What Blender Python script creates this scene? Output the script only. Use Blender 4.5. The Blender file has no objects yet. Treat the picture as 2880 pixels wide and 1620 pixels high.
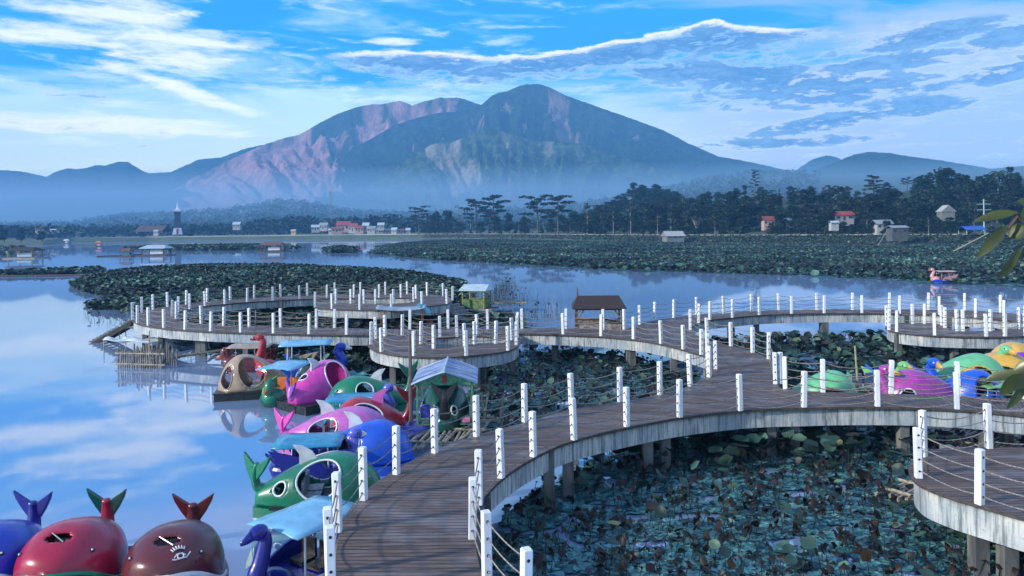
import bpy, bmesh, math, random
import numpy as np
from mathutils import Vector, Matrix, noise
from mathutils.geometry import tessellate_polygon
R = math.radians
rng = np.random.default_rng(7)
random.seed(7)
scene = bpy.context.scene
col = scene.collection

# ------------------------------------------------------------------ camera
CAM_H = 7.15          # metres above the water
DECK = 1.55           # deck top above the water
F = 2080.0            # focal length in photo pixels (2880 wide)
CX, CY = 1440.0, 640.0
ROLL = R(0.75)
cam = bpy.data.cameras.new('camera'); camo = bpy.data.objects.new('camera', cam); col.objects.link(camo)
cam.sensor_width = 36.0; cam.lens = 36.0 * F / 2880.0
cam.shift_y = -(810.0 - CY) / 2880.0
cam.clip_start = 0.1; cam.clip_end = 20000
cr, sr = math.cos(ROLL), math.sin(ROLL)
M = Matrix(((cr, sr, 0, 0), (0, 0, -1, 0), (-sr, cr, 0, CAM_H), (0, 0, 0, 1)))
# columns: right, up, back
M = Matrix(((cr, sr, 0, 0), (0, 0, -1, 0), (-sr, cr, 0, CAM_H), (0, 0, 0, 1)))
camo.matrix_world = M
scene.camera = camo

def ray(px, py):
    u = (px - CX) / F; v = (CY - py) / F
    return (u * cr + v * sr, -u * sr + v * cr)      # x, z per unit of y
def G(px, py, z=0.0):
    dx, dz = ray(px, py)
    t = (z - CAM_H) / dz
    return Vector((dx * t, t, z))
def AT(px, py, Y):
    dx, dz = ray(px, py)
    return Vector((dx * Y, Y, CAM_H + dz * Y))
def XY(px, Y, z=0.0):
    """ground point in photo column px at depth Y and height z"""
    u = (px - CX) / F
    v = ((z - CAM_H) / Y + u * sr) / cr
    return Vector(((u * cr + v * sr) * Y, Y, z))

# ------------------------------------------------------------------ light and sky
SUN_AZ, SUN_EL = R(-112), R(24)
EXPOSURE = 0.10
HAZE_D = 0.00025; HAZE_L = (0.08, 0.27, 0.62)
scene.cycles.volume_bounces = 3; scene.cycles.max_bounces = 10
world = bpy.data.worlds.new('World'); scene.world = world; world.use_nodes = True
sun = bpy.data.lights.new('sun', 'SUN'); suno = bpy.data.objects.new('sun', sun); col.objects.link(suno)
sun.energy = 4.9; sun.angle = R(3); sun.color = (1.0, 0.94, 0.85)
sd = Vector((math.sin(SUN_AZ) * math.cos(SUN_EL), math.cos(SUN_AZ) * math.cos(SUN_EL), math.sin(SUN_EL)))
suno.rotation_euler = (-sd).to_track_quat('-Z', 'Y').to_euler()
scene.view_settings.view_transform = 'Standard'; scene.view_settings.look = 'None'
scene.view_settings.exposure = EXPOSURE; scene.view_settings.gamma = 1.0

class NT:
    """tiny node-tree helper"""
    def __init__(s, tree): s.t = tree; s.n = tree.nodes; s.l = tree.links
    def node(s, typ, **kw):
        n = s.n.new(typ)
        for k, v in kw.items(): setattr(n, k, v)
        return n
    def put(s, sock, v):
        if isinstance(v, bpy.types.NodeSocket): s.l.new(v, sock)
        elif v is not None:
            try: sock.default_value = v
            except Exception: sock.default_value = (*v, 1.0) if len(v) == 3 else v
    def math(s, op, a, b=None, c=None, clamp=False):
        n = s.node('ShaderNodeMath', operation=op, use_clamp=clamp)
        s.put(n.inputs[0], a)
        if b is not None: s.put(n.inputs[1], b)
        if c is not None: s.put(n.inputs[2], c)
        return n.outputs[0]
    def mix(s, f, a, b):
        n = s.node('ShaderNodeMix', data_type='RGBA')
        s.put(n.inputs[0], f); s.put(n.inputs[6], a); s.put(n.inputs[7], b)
        return n.outputs[2]
    def ramp(s, v, lo, hi, a=0.0, b=1.0):
        n = s.node('ShaderNodeMapRange', interpolation_type='SMOOTHSTEP')
        for i, x in enumerate((v, lo, hi, a, b)): s.put(n.inputs[i], x)
        return n.outputs[0]
    def comb(s, x, y, z=0.0):
        n = s.node('ShaderNodeCombineXYZ')
        for i, q in enumerate((x, y, z)): s.put(n.inputs[i], q)
        return n.outputs[0]
    def noise(s, vec, scale, detail=4, rough=0.55, dist=0.0):
        n = s.node('ShaderNodeTexNoise')
        if vec is not None: s.put(n.inputs['Vector'], vec)
        n.inputs['Scale'].default_value = scale; n.inputs['Detail'].default_value = detail
        n.inputs['Roughness'].default_value = rough; n.inputs['Distortion'].default_value = dist
        return n.outputs[0]
    def scale(s, vec, xyz):
        n = s.node('ShaderNodeMapping'); s.put(n.inputs[0], vec); n.inputs['Scale'].default_value = xyz
        return n.outputs[0]
    def curve(s, v, pts):
        n = s.node('ShaderNodeFloatCurve'); s.put(n.inputs['Value'], v)
        c = n.mapping.curves[0]
        while len(c.points) < len(pts): c.points.new(0.5, 0.5)
        for p, (x, y) in zip(c.points, pts): p.location = (x, y); p.handle_type = 'AUTO'
        n.mapping.use_clip = False
        n.mapping.update()
        return n.outputs[0]

def azel(px, py):
    dx, dz = ray(px, py)
    return math.degrees(math.atan(dx)), math.degrees(math.atan(dz / math.sqrt(1 + dx * dx)))

def build_sky():
    w = NT(world.node_tree); w.n.clear()
    out = w.node('ShaderNodeOutputWorld'); bg = w.node('ShaderNodeBackground')
    w.l.new(bg.outputs[0], out.inputs[0]); bg.inputs[1].default_value = 0.10
    sky = w.node('ShaderNodeTexSky'); sky.sky_type = 'NISHITA'; sky.sun_disc = False
    sky.sun_elevation = SUN_EL; sky.sun_rotation = SUN_AZ % (2 * math.pi)
    sky.air_density = 1.0; sky.dust_density = 0.6; sky.ozone_density = 2.5
    tc = w.node('ShaderNodeTexCoord'); sx = w.node('ShaderNodeSeparateXYZ'); w.l.new(tc.outputs['Generated'], sx.inputs[0])
    X, Y, Z = sx.outputs
    az = w.math('MULTIPLY', w.math('ARCTAN2', X, Y), 57.2958)         # degrees, 0 = straight ahead
    el = w.math('MULTIPLY', w.math('ARCSINE', Z), 57.2958)
    # clear sky: saturate the Nishita blue
    hs = w.node('ShaderNodeHueSaturation'); w.l.new(sky.outputs[0], hs.inputs['Color'])
    hs.inputs['Saturation'].default_value = 1.45; hs.inputs['Value'].default_value = 1.0; hs.inputs['Hue'].default_value = 0.488
    S = 10.0
    def c(r, g, b): return (r * S, g * S, b * S, 1)
    base = w.mix(0.88, hs.outputs[0], c(0.0, 0.36, 0.93))
    # noise fields, stretched along the horizon
    v1 = w.comb(w.math('MULTIPLY', az, 0.045), w.math('ADD', w.math('MULTIPLY', el, 0.24), w.math('MULTIPLY', az, 0.010)), 3.3)
    n1 = w.noise(v1, 1.6, 7, 0.56, 0.6)
    v2 = w.comb(w.math('MULTIPLY', az, 0.10), w.math('MULTIPLY', el, 0.55), 8.1)
    n2 = w.noise(v2, 1.9, 8, 0.62, 0.35)
    v3 = w.comb(w.math('MULTIPLY', az, 0.26), w.math('MULTIPLY', el, 1.0), 1.7)
    n3 = w.noise(v3, 1.5, 9, 0.68, 0.4)
    left = w.ramp(az, -2, 22)                                          # 0 left, 1 right
    # veil of thin high cloud
    lowveil = w.ramp(el, 13.5, 4.5)
    f = w.math('ADD', w.math('MULTIPLY', n1, 1.9), w.math('MULTIPLY', lowveil, 0.95))
    f = w.math('ADD', f, w.math('MULTIPLY', w.ramp(az, 8, 34), 0.42))
    veil = w.ramp(f, 0.88, 1.62)
    vcol = w.mix(left, c(0.52, 0.76, 0.88), c(0.38, 0.52, 0.78))
    vcol = w.mix(w.math('MULTIPLY', w.ramp(el, 9.5, 3.5), w.math('SUBTRACT', 1.0, left)), vcol, c(0.60, 0.75, 0.78))
    a = w.mix(w.math('MULTIPLY', veil, 0.90), base, vcol)
    # brighter wisps
    a = w.mix(w.math('MULTIPLY', w.ramp(w.math('ADD', n2, w.math('MULTIPLY', left, -0.10)), 0.50, 0.74), 0.70), a, w.mix(left, c(0.72, 0.88, 0.97), c(0.42, 0.55, 0.90)))
    # bright bank on the left
    def blob(px, py, rx, ry, tilt=0.0):
        A, E = azel(px, py); k = 2880 / 70.0
        da = w.math('SUBTRACT', az, A)
        de = w.math('SUBTRACT', w.math('SUBTRACT', el, E), w.math('MULTIPLY', da, tilt))
        q = w.math('ADD', w.math('POWER', w.math('DIVIDE', w.math('ABSOLUTE', da), rx / k), 2.0), w.math('POWER', w.math('DIVIDE', w.math('ABSOLUTE', de), ry / k), 2.0))
        return w.math('SUBTRACT', 1.0, q)
    def union(bl):
        r = bl[0]
        for b in bl[1:]: r = w.math('MAXIMUM', r, b)
        return r
    wb = union([blob(120, 95, 330, 34), blob(430, 105, 330, 40), blob(300, 40, 240, 60), blob(560, 270, 240, 22, -0.30), blob(300, 350, 520, 30), blob(1100, 118, 90, 14), blob(500, 150, 200, 40)])
    wm = w.ramp(w.math('ADD', w.math('MAXIMUM', wb, -1.2), w.math('MULTIPLY', w.math('SUBTRACT', w.math('ADD', n2, w.math('MULTIPLY', n3, 0.5)), 0.75), 3.6)), -0.35, 1.15)
    a = w.mix(w.math('MULTIPLY', wm, 0.85), a, c(0.86, 0.92, 0.93))
    # long cloud with the bright upper rim
    rim_px = [(900, 152), (1118, 143), (1397, 156), (1565, 146), (1733, 117), (1900, 84), (2012, 60), (2068, 68), (2236, 82), (2420, 70), (2700, 50)]
    A0, A1 = -20.0, 36.0
    def na(A): return (A - A0) / (A1 - A0)
    pts = [(na(azel(*p)[0]), azel(*p)[1] / 20.0) for p in rim_px]
    azn = w.math('DIVIDE', w.math('SUBTRACT', az, A0), A1 - A0)
    rim = w.math('MULTIPLY', w.curve(azn, pts), 20.0)
    rim = w.math('ADD', rim, w.math('MULTIPLY', w.math('SUBTRACT', n3, 0.5), 0.9))
    under = w.math('SUBTRACT', rim, el)                               # degrees below the rim
    wn = w.math('MULTIPLY', w.ramp(az, azel(900, 150)[0], azel(1010, 150)[0]), w.ramp(az, azel(2330, 80)[0], azel(2180, 80)[0]))
    body = union([blob(1180, 178, 250, 32), blob(1480, 192, 330, 36, 0.05), blob(1760, 150, 260, 42, 0.12), blob(2030, 110, 260, 42), blob(1900, 205, 180, 28, -0.1), blob(2100, 215, 300, 46, -0.12),
                  blob(2330, 255, 350, 48, -0.03), blob(2560, 300, 150, 34), blob(2350, 340, 220, 26, 0.12), blob(2180, 402, 260, 15), blob(2500, 175, 200, 22), blob(2600, 100, 210, 26, 0.1), blob(2830, 200, 120, 30, 0.1), blob(2850, 100, 110, 26, 0.15)])
    bm = w.math('ADD', w.math('MAXIMUM', body, -1.2), w.math('MULTIPLY', w.math('SUBTRACT', w.math('ADD', w.math('MULTIPLY', n3, 1.0), w.math('MULTIPLY', n2, 0.25)), 0.60), 7.5))
    above = w.ramp(under, -0.15, 0.25)
    bmask = w.math('MULTIPLY', w.ramp(bm, 0.0, 0.85), above)
    halo = w.math('MULTIPLY', w.ramp(bm, -0.9, 0.3), above)
    a = w.mix(w.math('MULTIPLY', halo, 0.45), a, w.mix(n2, c(0.46, 0.60, 0.86), c(0.66, 0.74, 0.90)))
    a = w.mix(w.math('MULTIPLY', bmask, 0.90), a, w.mix(w.ramp(n3, 0.38, 0.66), c(0.03, 0.20, 0.54), c(0.15, 0.36, 0.70)))
    rimw = w.math('MULTIPLY', w.ramp(under, -0.10, 0.06), w.ramp(w.math('ADD', under, w.math('MULTIPLY', n3, 0.5)), 0.72, 0.36))
    a = w.mix(w.math('MULTIPLY', w.math('MULTIPLY', rimw, wn), w.ramp(n3, 0.25, 0.6, 0.55, 1.0)), a, c(0.80, 0.84, 0.95))
    # soft lavender veil higher up (seen only mirrored in the lake)
    a = w.mix(w.math('MULTIPLY', w.ramp(el, 16.8, 19.5), 0.88), a, w.mix(w.ramp(n1, 0.35, 0.65), c(0.20, 0.42, 0.80), c(0.40, 0.50, 0.82)))
    # the air between the camera and the sky dims it: hold the sky's brightness above the haze box
    path = w.math('MINIMUM', 3350.0, w.math('DIVIDE', 575.0, w.math('MAXIMUM', Z, 0.02)))
    T = w.math('EXPONENT', w.math('MULTIPLY', path, -HAZE_D))
    up = w.node('ShaderNodeVectorMath', operation='SCALE'); up.inputs[0].default_value = tuple(x * S for x in HAZE_L); w.l.new(w.math('SUBTRACT', 1.0, T), up.inputs['Scale'])
    sb = w.node('ShaderNodeVectorMath', operation='SUBTRACT'); w.l.new(a, sb.inputs[0]); w.l.new(up.outputs[0], sb.inputs[1])
    mx = w.node('ShaderNodeVectorMath', operation='MAXIMUM'); w.l.new(sb.outputs[0], mx.inputs[0]); mx.inputs[1].default_value = (0.02, 0.05, 0.1)
    dv = w.node('ShaderNodeVectorMath', operation='SCALE'); w.l.new(mx.outputs[0], dv.inputs[0]); w.l.new(w.math('DIVIDE', 1.0, T), dv.inputs['Scale'])
    w.l.new(dv.outputs[0], bg.inputs[0])
build_sky()

# ------------------------------------------------------------------ materials
MATS = {}
def geo_pos(t):
    g = t.node('ShaderNodeNewGeometry'); return g.outputs['Position']
def mat(name, c1, c2=None, rough=0.6, scale=8.0, bump=0.0, metallic=0.0, detail=4, stretch=(1, 1, 1), spec=0.5, lo=0.35, hi=0.68, coat=0.0, coord='Object'):
    if name in MATS: return MATS[name]
    m = bpy.data.materials.new(name); m.use_nodes = True; MATS[name] = m
    t = NT(m.node_tree); p = m.node_tree.nodes['Principled BSDF']
    tc = t.node('ShaderNodeTexCoord')
    v = t.scale(geo_pos(t) if coord == 'World' else tc.outputs[coord], stretch)
    n = t.noise(v, scale, detail)
    if c2 is None: c2 = tuple(x * 0.75 for x in c1)
    t.put(p.inputs['Base Color'], t.mix(t.ramp(n, lo, hi), (*c1, 1), (*c2, 1)))
    p.inputs['Metallic'].default_value = metallic
    p.inputs['Specular IOR Level'].default_value = spec
    p.inputs['Coat Weight'].default_value = coat
    if coat: p.inputs['Coat Roughness'].default_value = 0.12
    t.put(p.inputs['Roughness'], t.ramp(n, 0.3, 0.7, max(rough - 0.1, 0.02), min(rough + 0.12, 1)))
    if bump:
        b = t.node('ShaderNodeBump'); b.inputs['Strength'].default_value = bump; b.inputs['Distance'].default_value = 0.02
        t.l.new(n, b.inputs['Height']); t.l.new(b.outputs[0], p.inputs['Normal'])
    return m


def mat_concrete():
    m = bpy.data.materials.new('stained_concrete'); m.use_nodes = True; t = NT(m.node_tree); p = m.node_tree.nodes['Principled BSDF']
    P = geo_pos(t)
    st = t.noise(t.scale(P, (8.5, 8.5, 0.8)), 1.0, 6, 0.65)
    big = t.noise(t.scale(P, (0.8, 0.8, 0.5)), 1.0, 4, 0.6)
    fine = t.noise(P, 14.0, 5, 0.6)
    sx = t.node('ShaderNodeSeparateXYZ'); t.l.new(P, sx.inputs[0])
    c = t.mix(t.ramp(big, 0.35, 0.65), (0.62, 0.63, 0.58, 1), (0.33, 0.38, 0.42, 1))
    c = t.mix(t.math('MULTIPLY', t.ramp(st, 0.46, 0.64), 0.82), c, (0.10, 0.125, 0.14, 1))
    st2 = t.noise(t.scale(P, (22, 22, 1.0)), 1.0, 3, 0.6)
    c = t.mix(t.math('MULTIPLY', t.ramp(st2, 0.5, 0.65), 0.5), c, (0.12, 0.15, 0.17, 1))
    c = t.mix(t.math('MULTIPLY', t.ramp(fine, 0.55, 0.75), 0.5), c, (0.16, 0.17, 0.15, 1))
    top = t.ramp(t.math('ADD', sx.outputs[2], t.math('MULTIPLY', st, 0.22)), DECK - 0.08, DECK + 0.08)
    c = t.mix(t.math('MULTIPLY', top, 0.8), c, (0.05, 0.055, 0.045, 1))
    t.put(p.inputs['Base Color'], c); p.inputs['Roughness'].default_value = 0.85
    b = t.node('ShaderNodeBump'); b.inputs['Strength'].default_value = 0.4; b.inputs['Distance'].default_value = 0.02
    t.l.new(fine, b.inputs['Height']); t.l.new(b.outputs[0], p.inputs['Normal'])
    return m
def mat_deck():
    m = bpy.data.materials.new('wet_deck_planks'); m.use_nodes = True; t = NT(m.node_tree); p = m.node_tree.nodes['Principled BSDF']
    uv = t.node('ShaderNodeUVMap'); sx = t.node('ShaderNodeSeparateXYZ'); t.l.new(uv.outputs[0], sx.inputs[0])
    u, v = sx.outputs[0], sx.outputs[1]
    pl = t.math('DIVIDE', v, 0.145)
    idx = t.math('FLOOR', pl); fr = t.math('FRACT', pl)
    gap = t.math('ADD', t.ramp(fr, 0.86, 0.94), t.ramp(fr, 0.10, 0.03), clamp=True)
    wn = t.node('ShaderNodeTexWhiteNoise', noise_dimensions='1D'); t.l.new(idx, wn.inputs['W'])
    gr = t.noise(t.comb(t.math('MULTIPLY', u, 0.8), t.math('MULTIPLY', v, 9.0), 0), 2.0, 6, 0.6)
    P = geo_pos(t); wet = t.noise(t.scale(P, (0.5, 1.3, 1)), 1.1, 5, 0.6)
    c = t.mix(wn.outputs[0], (0.080, 0.050, 0.040, 1), (0.150, 0.098, 0.078, 1))
    c = t.mix(t.ramp(gr, 0.4, 0.7), c, (0.185, 0.148, 0.138, 1))
    c = t.mix(t.math('MULTIPLY', t.ramp(wet, 0.52, 0.70), 0.5), c, (0.26, 0.225, 0.225, 1))
    wn2 = t.node('ShaderNodeTexWhiteNoise', noise_dimensions='1D'); t.l.new(t.math('ADD', idx, 37.3), wn2.inputs['W'])
    c = t.mix(t.math('MULTIPLY', t.ramp(wn2.outputs[0], 0.90, 0.94), 0.45), c, (0.24, 0.19, 0.16, 1))
    c = t.mix(t.math('MULTIPLY', gap, 0.85), c, (0.010, 0.008, 0.010, 1))
    t.put(p.inputs['Base Color'], c)
    t.put(p.inputs['Roughness'], t.ramp(t.math('ADD', wet, t.math('MULTIPLY', gr, 0.3)), 0.50, 0.80, 0.70, 0.38)); p.inputs['Specular IOR Level'].default_value = 0.3
    h = t.math('SUBTRACT', t.math('MULTIPLY', gr, 0.25), gap)
    b = t.node('ShaderNodeBump'); b.inputs['Strength'].default_value = 0.6; b.inputs['Distance'].default_value = 0.012
    t.l.new(h, b.inputs['Height']); t.l.new(b.outputs[0], p.inputs['Normal'])
    return m
def mat_water():
    m = bpy.data.materials.new('still_lake_water'); m.use_nodes = True; t = NT(m.node_tree); m.node_tree.nodes.clear()
    out = t.node('ShaderNodeOutputMaterial')
    gl = t.node('ShaderNodeBsdfGlossy'); gl.inputs['Roughness'].default_value = 0.03; gl.inputs['Color'].default_value = (0.90, 0.93, 0.97, 1)
    P = geo_pos(t)
    df = t.node('ShaderNodeBsdfDiffuse')
    murk_lift = t.noise(t.scale(P, (0.05, 0.05, 1)), 1.0, 4)
    t.put(df.inputs['Color'], t.mix(murk_lift, (0.19, 0.29, 0.46, 1), (0.23, 0.33, 0.50, 1)))  # turbid blue body colour, lightened to stand in for weakened sky reflection
    fr = t.node('ShaderNodeFresnel'); fr.inputs['IOR'].default_value = 1.33
    f = t.math('ADD', t.math('MULTIPLY', fr.outputs[0], 0.50), 0.34, clamp=True)
    n1 = t.noise(t.scale(P, (0.35, 1.0, 1)), 1.6, 4, 0.55)
    n2 = t.noise(t.scale(P, (0.06, 0.12, 1)), 1.0, 3, 0.5)
    b = t.node('ShaderNodeBump'); b.inputs['Strength'].default_value = 0.035; b.inputs['Distance'].default_value = 0.02
    t.l.new(t.math('MULTIPLY', n1, t.ramp(n2, 0.40, 0.62, 0.1, 1.0)), b.inputs['Height']); t.l.new(b.outputs[0], gl.inputs['Normal'])
    ms = t.node('ShaderNodeMixShader'); t.l.new(f, ms.inputs[0]); t.l.new(df.outputs[0], ms.inputs[1]); t.l.new(gl.outputs[0], ms.inputs[2])
    t.l.new(ms.outputs[0], out.inputs[0])
    return m
def mat_leafy(name, rough=0.5, spec=0.5, nscale=3.0, trans=0.0):
    """base colour comes from each leaf's own colour attribute"""
    m = bpy.data.materials.new(name); m.use_nodes = True; t = NT(m.node_tree); p = m.node_tree.nodes['Principled BSDF']
    a = t.node('ShaderNodeAttribute', attribute_name='tint')
    n = t.noise(geo_pos(t), nscale, 4)
    mul = t.node('ShaderNodeMix', data_type='RGBA', blend_type='MULTIPLY'); mul.inputs[0].default_value = 1.0
    t.l.new(a.outputs['Color'], mul.inputs[6]); t.put(mul.inputs[7], t.mix(t.ramp(n, 0.3, 0.7), (0.7, 0.7, 0.7, 1), (1.25, 1.25, 1.2, 1)))
    t.l.new(mul.outputs[2], p.inputs['Base Color'])
    p.inputs['Roughness'].default_value = rough; p.inputs['Specular IOR Level'].default_value = spec
    return m
CONC = mat_concrete(); DECKM = mat_deck(); WATER = mat_water()
LOTUS = mat_leafy('lotus_leaf', 0.5, 0.35); FOL = mat_leafy('tree_foliage', 0.75, 0.25, 0.5)
WHITE = mat('white_painted_concrete', (0.84, 0.86, 0.88), (0.58, 0.61, 0.64), 0.6, 2.6, 0.2, detail=10, lo=0.47, hi=0.75, stretch=(1, 1, 0.45), coord='World')
PILC = mat('dark_pillar_concrete', (0.20, 0.20, 0.19), (0.07, 0.075, 0.075), 0.85, 2.5, 0.2, coord='World', stretch=(1, 1, 0.3))  # pillars get a darker concrete than the edge beams
HOLE = mat('rope_hole_dark', (0.03, 0.03, 0.035), (0.02, 0.02, 0.02), 0.9)
ROPE = mat('weathered_rope', (0.34, 0.30, 0.27), (0.12, 0.11, 0.11), 0.9, 30, 0.3)
WOODED = mat('dark_wood_edge', (0.045, 0.035, 0.032), (0.10, 0.085, 0.07), 0.8, 6, 0.3)
BAMBOO = mat('dry_bamboo', (0.42, 0.38, 0.29), (0.17, 0.15, 0.12), 0.7, 9, 0.3, stretch=(1, 1, 1))
DARKWOOD = mat('dark_timber', (0.07, 0.04, 0.035), (0.12, 0.08, 0.06), 0.7, 7, 0.3)
TRUNK = mat('tree_bark', (0.13, 0.11, 0.09), (0.06, 0.05, 0.045), 0.9, 2.0, 0.4)
PALEBARK = mat('pale_bark', (0.42, 0.40, 0.36), (0.24, 0.22, 0.20), 0.85, 1.5, 0.3)
def paint(name, c, rough=0.33, c2=None):
    return mat('paint_' + name, c, c2 or tuple(x * 0.62 for x in c), rough, 2.6, 0.05, coat=0.35, lo=0.3, hi=0.85)

# ------------------------------------------------------------------ mesh helpers
def tag(o, label=None, cat=None, group=None, kind=None):
    if label: o['label'] = label
    if cat: o['category'] = cat
    if group: o['group'] = group
    if kind: o['kind'] = kind
    return o
def thing(name, label, cat, loc=(0, 0, 0), rot=0.0, group=None, scale=1.0):
    o = bpy.data.objects.new(name, None); col.objects.link(o); o.location = loc; o.rotation_euler = (0, 0, rot); o.scale = (scale,) * 3
    o.empty_display_size = 0.3
    return tag(o, label, cat, group)
class MB:
    def __init__(s): s.v = []; s.f = []; s.m = []; s.mi = 0
    def add(s, vs, fs):
        b = len(s.v); s.v += [tuple(p) for p in vs]
        for f in fs: s.f.append(tuple(i + b for i in f)); s.m.append(s.mi)
        return s
    def box(s, c, d, rz=0.0, taper=1.0, M=None):
        x, y, z = (q / 2 for q in d); vs = []
        for k, (sx, sy, sz) in enumerate([(-1, -1, -1), (1, -1, -1), (1, 1, -1), (-1, 1, -1), (-1, -1, 1), (1, -1, 1), (1, 1, 1), (-1, 1, 1)]):
            tt = taper if sz > 0 else 1.0
            p = Vector((sx * x * tt, sy * y * tt, sz * z))
            if M is not None: p = M @ p
            elif rz: p = Matrix.Rotation(rz, 3, 'Z') @ p
            vs.append(p + Vector(c))
        return s.add(vs, [(0, 3, 2, 1), (4, 5, 6, 7), (0, 1, 5, 4), (1, 2, 6, 5), (2, 3, 7, 6), (3, 0, 4, 7)])
    def tube(s, pts, r, n=6, cap=True, flat=1.0):
        pts = [Vector(p) for p in pts]
        rs = r if isinstance(r, (list, tuple)) else [r] * len(pts)
        rings = []; prev = None
        for i, p in enumerate(pts):
            d = (pts[min(i + 1, len(pts) - 1)] - pts[max(i - 1, 0)])
            if d.length < 1e-9: d = Vector((0, 0, 1))
            d.normalize()
            if prev is None:
                a = Vector((0, 0, 1)) if abs(d.z) < 0.9 else Vector((1, 0, 0))
                x = d.cross(a).normalized()
            else: x = (prev - d * prev.dot(d)); x = x.normalized() if x.length > 1e-6 else d.orthogonal().normalized()
            prev = x; y = d.cross(x)
            rings.append([p + (x * math.cos(2 * math.pi * k / n) + y * math.sin(2 * math.pi * k / n) * flat) * rs[i] for k in range(n)])
        vs = [q for rg in rings for q in rg]; fs = []
        for i in range(len(pts) - 1):
            for k in range(n):
                fs.append((i * n + k, i * n + (k + 1) % n, (i + 1) * n + (k + 1) % n, (i + 1) * n + k))
        if cap: fs.append(tuple(reversed(range(n)))); fs.append(tuple((len(pts) - 1) * n + k for k in range(n)))
        return s.add(vs, fs)
    def ell(s, c, r, n=14, m=9, M=None):
        vs = []; fs = []
        for i in range(m + 1):
            t = math.pi * i / m
            for k in range(n):
                a = 2 * math.pi * k / n
                p = Vector((r[0] * math.sin(t) * math.cos(a), r[1] * math.sin(t) * math.sin(a), r[2] * math.cos(t)))
                if M is not None: p = M @ p
                vs.append(p + Vector(c))
        for i in range(m):
            for k in range(n): fs.append((i * n + k, (i + 1) * n + k, (i + 1) * n + (k + 1) % n, i * n + (k + 1) % n))
        return s.add(vs, fs)
    def prism(s, outline, vec):
        """closed 3-D outline extruded by vec"""
        o = [Vector(p) for p in outline]; n = len(o); vec = Vector(vec)
        tris = tessellate_polygon([o])
        vs = o + [p + vec for p in o]
        fs = [tuple(t) for t in tris] + [tuple(reversed([i + n for i in t])) for t in tris]
        fs += [(i, (i + 1) % n, (i + 1) % n + n, i + n) for i in range(n)]
        return s.add(vs, fs)
    def sheet(s, grid):
        h = len(grid); w_ = len(grid[0]); vs = [p for r in grid for p in r]
        return s.add(vs, [(i * w_ + j, i * w_ + j + 1, (i + 1) * w_ + j + 1, (i + 1) * w_ + j) for i in range(h - 1) for j in range(w_ - 1)])
    def build(s, name, mats, parent=None, smooth=False, fix=True):
        me = bpy.data.meshes.new(name); me.from_pydata([tuple(v) for v in s.v], [], s.f)
        for mm in (mats if isinstance(mats, (list, tuple)) else [mats]): me.materials.append(mm)
        me.polygons.foreach_set('material_index', s.m)
        if fix:
            bm = bmesh.new(); bm.from_mesh(me); bmesh.ops.recalc_face_normals(bm, faces=bm.faces); bm.to_mesh(me); bm.free()
        if smooth: me.polygons.foreach_set('use_smooth', [True] * len(me.polygons))
        me.update()
        o = bpy.data.objects.new(name, me); col.objects.link(o)
        if parent is not None: o.parent = parent
        return o
def copy_tree(o, parent=None):
    c = o.copy(); col.objects.link(c)
    if parent is not None: c.parent = parent
    for ch in list(o.children): copy_tree(ch, c)
    return c
def crom(P, n):
    """Catmull-Rom through P (list of tuples), n samples per span"""
    P = [Vector(p) for p in P]; out = []
    for i in range(len(P) - 1):
        p0 = P[max(i - 1, 0)]; p1 = P[i]; p2 = P[i + 1]; p3 = P[min(i + 2, len(P) - 1)]
        for k in range(n):
            t = k / n
            out.append(0.5 * ((2 * p1) + (p2 - p0) * t + (2 * p0 - 5 * p1 + 4 * p2 - p3) * t * t + (3 * p1 - p0 - 3 * p2 + p3) * t ** 3))
    out.append(P[-1]); return out

# ------------------------------------------------------------------ ground, water, shore, hills
def interp(tab, x):
    xs = [p[0] for p in tab]; ys = [p[1] for p in tab]
    return float(np.interp(x, xs, ys))
g = MB(); g.add([(-4150, -250, -1.6), (4150, -250, -1.6), (4150, 3320, -1.6), (-4150, 3320, -1.6)], [(0, 1, 2, 3)])
LAND = mat('valley_ground', (0.045, 0.065, 0.03), (0.07, 0.075, 0.045), 0.95, 0.02)
tag(g.build('ground', LAND), kind='structure', label='valley floor under the lake and plain', cat='ground')
g = MB(); g.add([(-760, -60, 0), (900, -60, 0), (900, 1000, 0), (-760, 1000, 0)], [(0, 1, 2, 3)])
tag(g.build('lake_water', WATER), label='calm blue lake water mirroring the sky', cat='water', kind='structure')

# water line seen at photo rows (x, y)
SHORE = [(-500, 694), (0, 690), (120, 688), (200, 681), (420, 677), (700, 674), (1000, 671), (1190, 670), (1300, 670), (1500, 673), (1750, 680), (2000, 684), (2300, 687), (2600, 688), (2880, 690), (3500, 694)]
def shore_Y(px): return G(px, interp(SHORE, px)).y
def hill_h(px, Y):
    """height of the land behind the shore"""
    s = Y - shore_Y(px)
    b = 3.0
    # wooded rise on the right
    k = interp([(1500, 0), (1800, 6), (1950, 14), (2100, 22), (2250, 20), (2400, 19), (2500, 21), (2650, 26), (2760, 22), (2850, 27), (3100, 32), (3500, 34)], px)
    t = min(max((s - 25) / 150.0, 0), 1); b += k * t * t * (3 - 2 * t)
    # knoll at x 1700-1900
    q = math.exp(-((px - 1800) / 105.0) ** 2) * math.exp(-((Y - 640) / 90.0) ** 2); b += 26 * q
    # low wooded hills beyond the left shore
    if Y > 1000:
        k = interp([(-500, 30), (0, 14), (200, 15), (330, 28), (500, 32), (640, 38), (780, 52), (860, 50), (960, 34), (1100, 26), (1300, 26), (1600, 34), (2000, 70), (3500, 90)], px)
        t = min((Y - 1000) / 420.0, 1.0); b += k * t * t * (3 - 2 * t)
    return b
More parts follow.
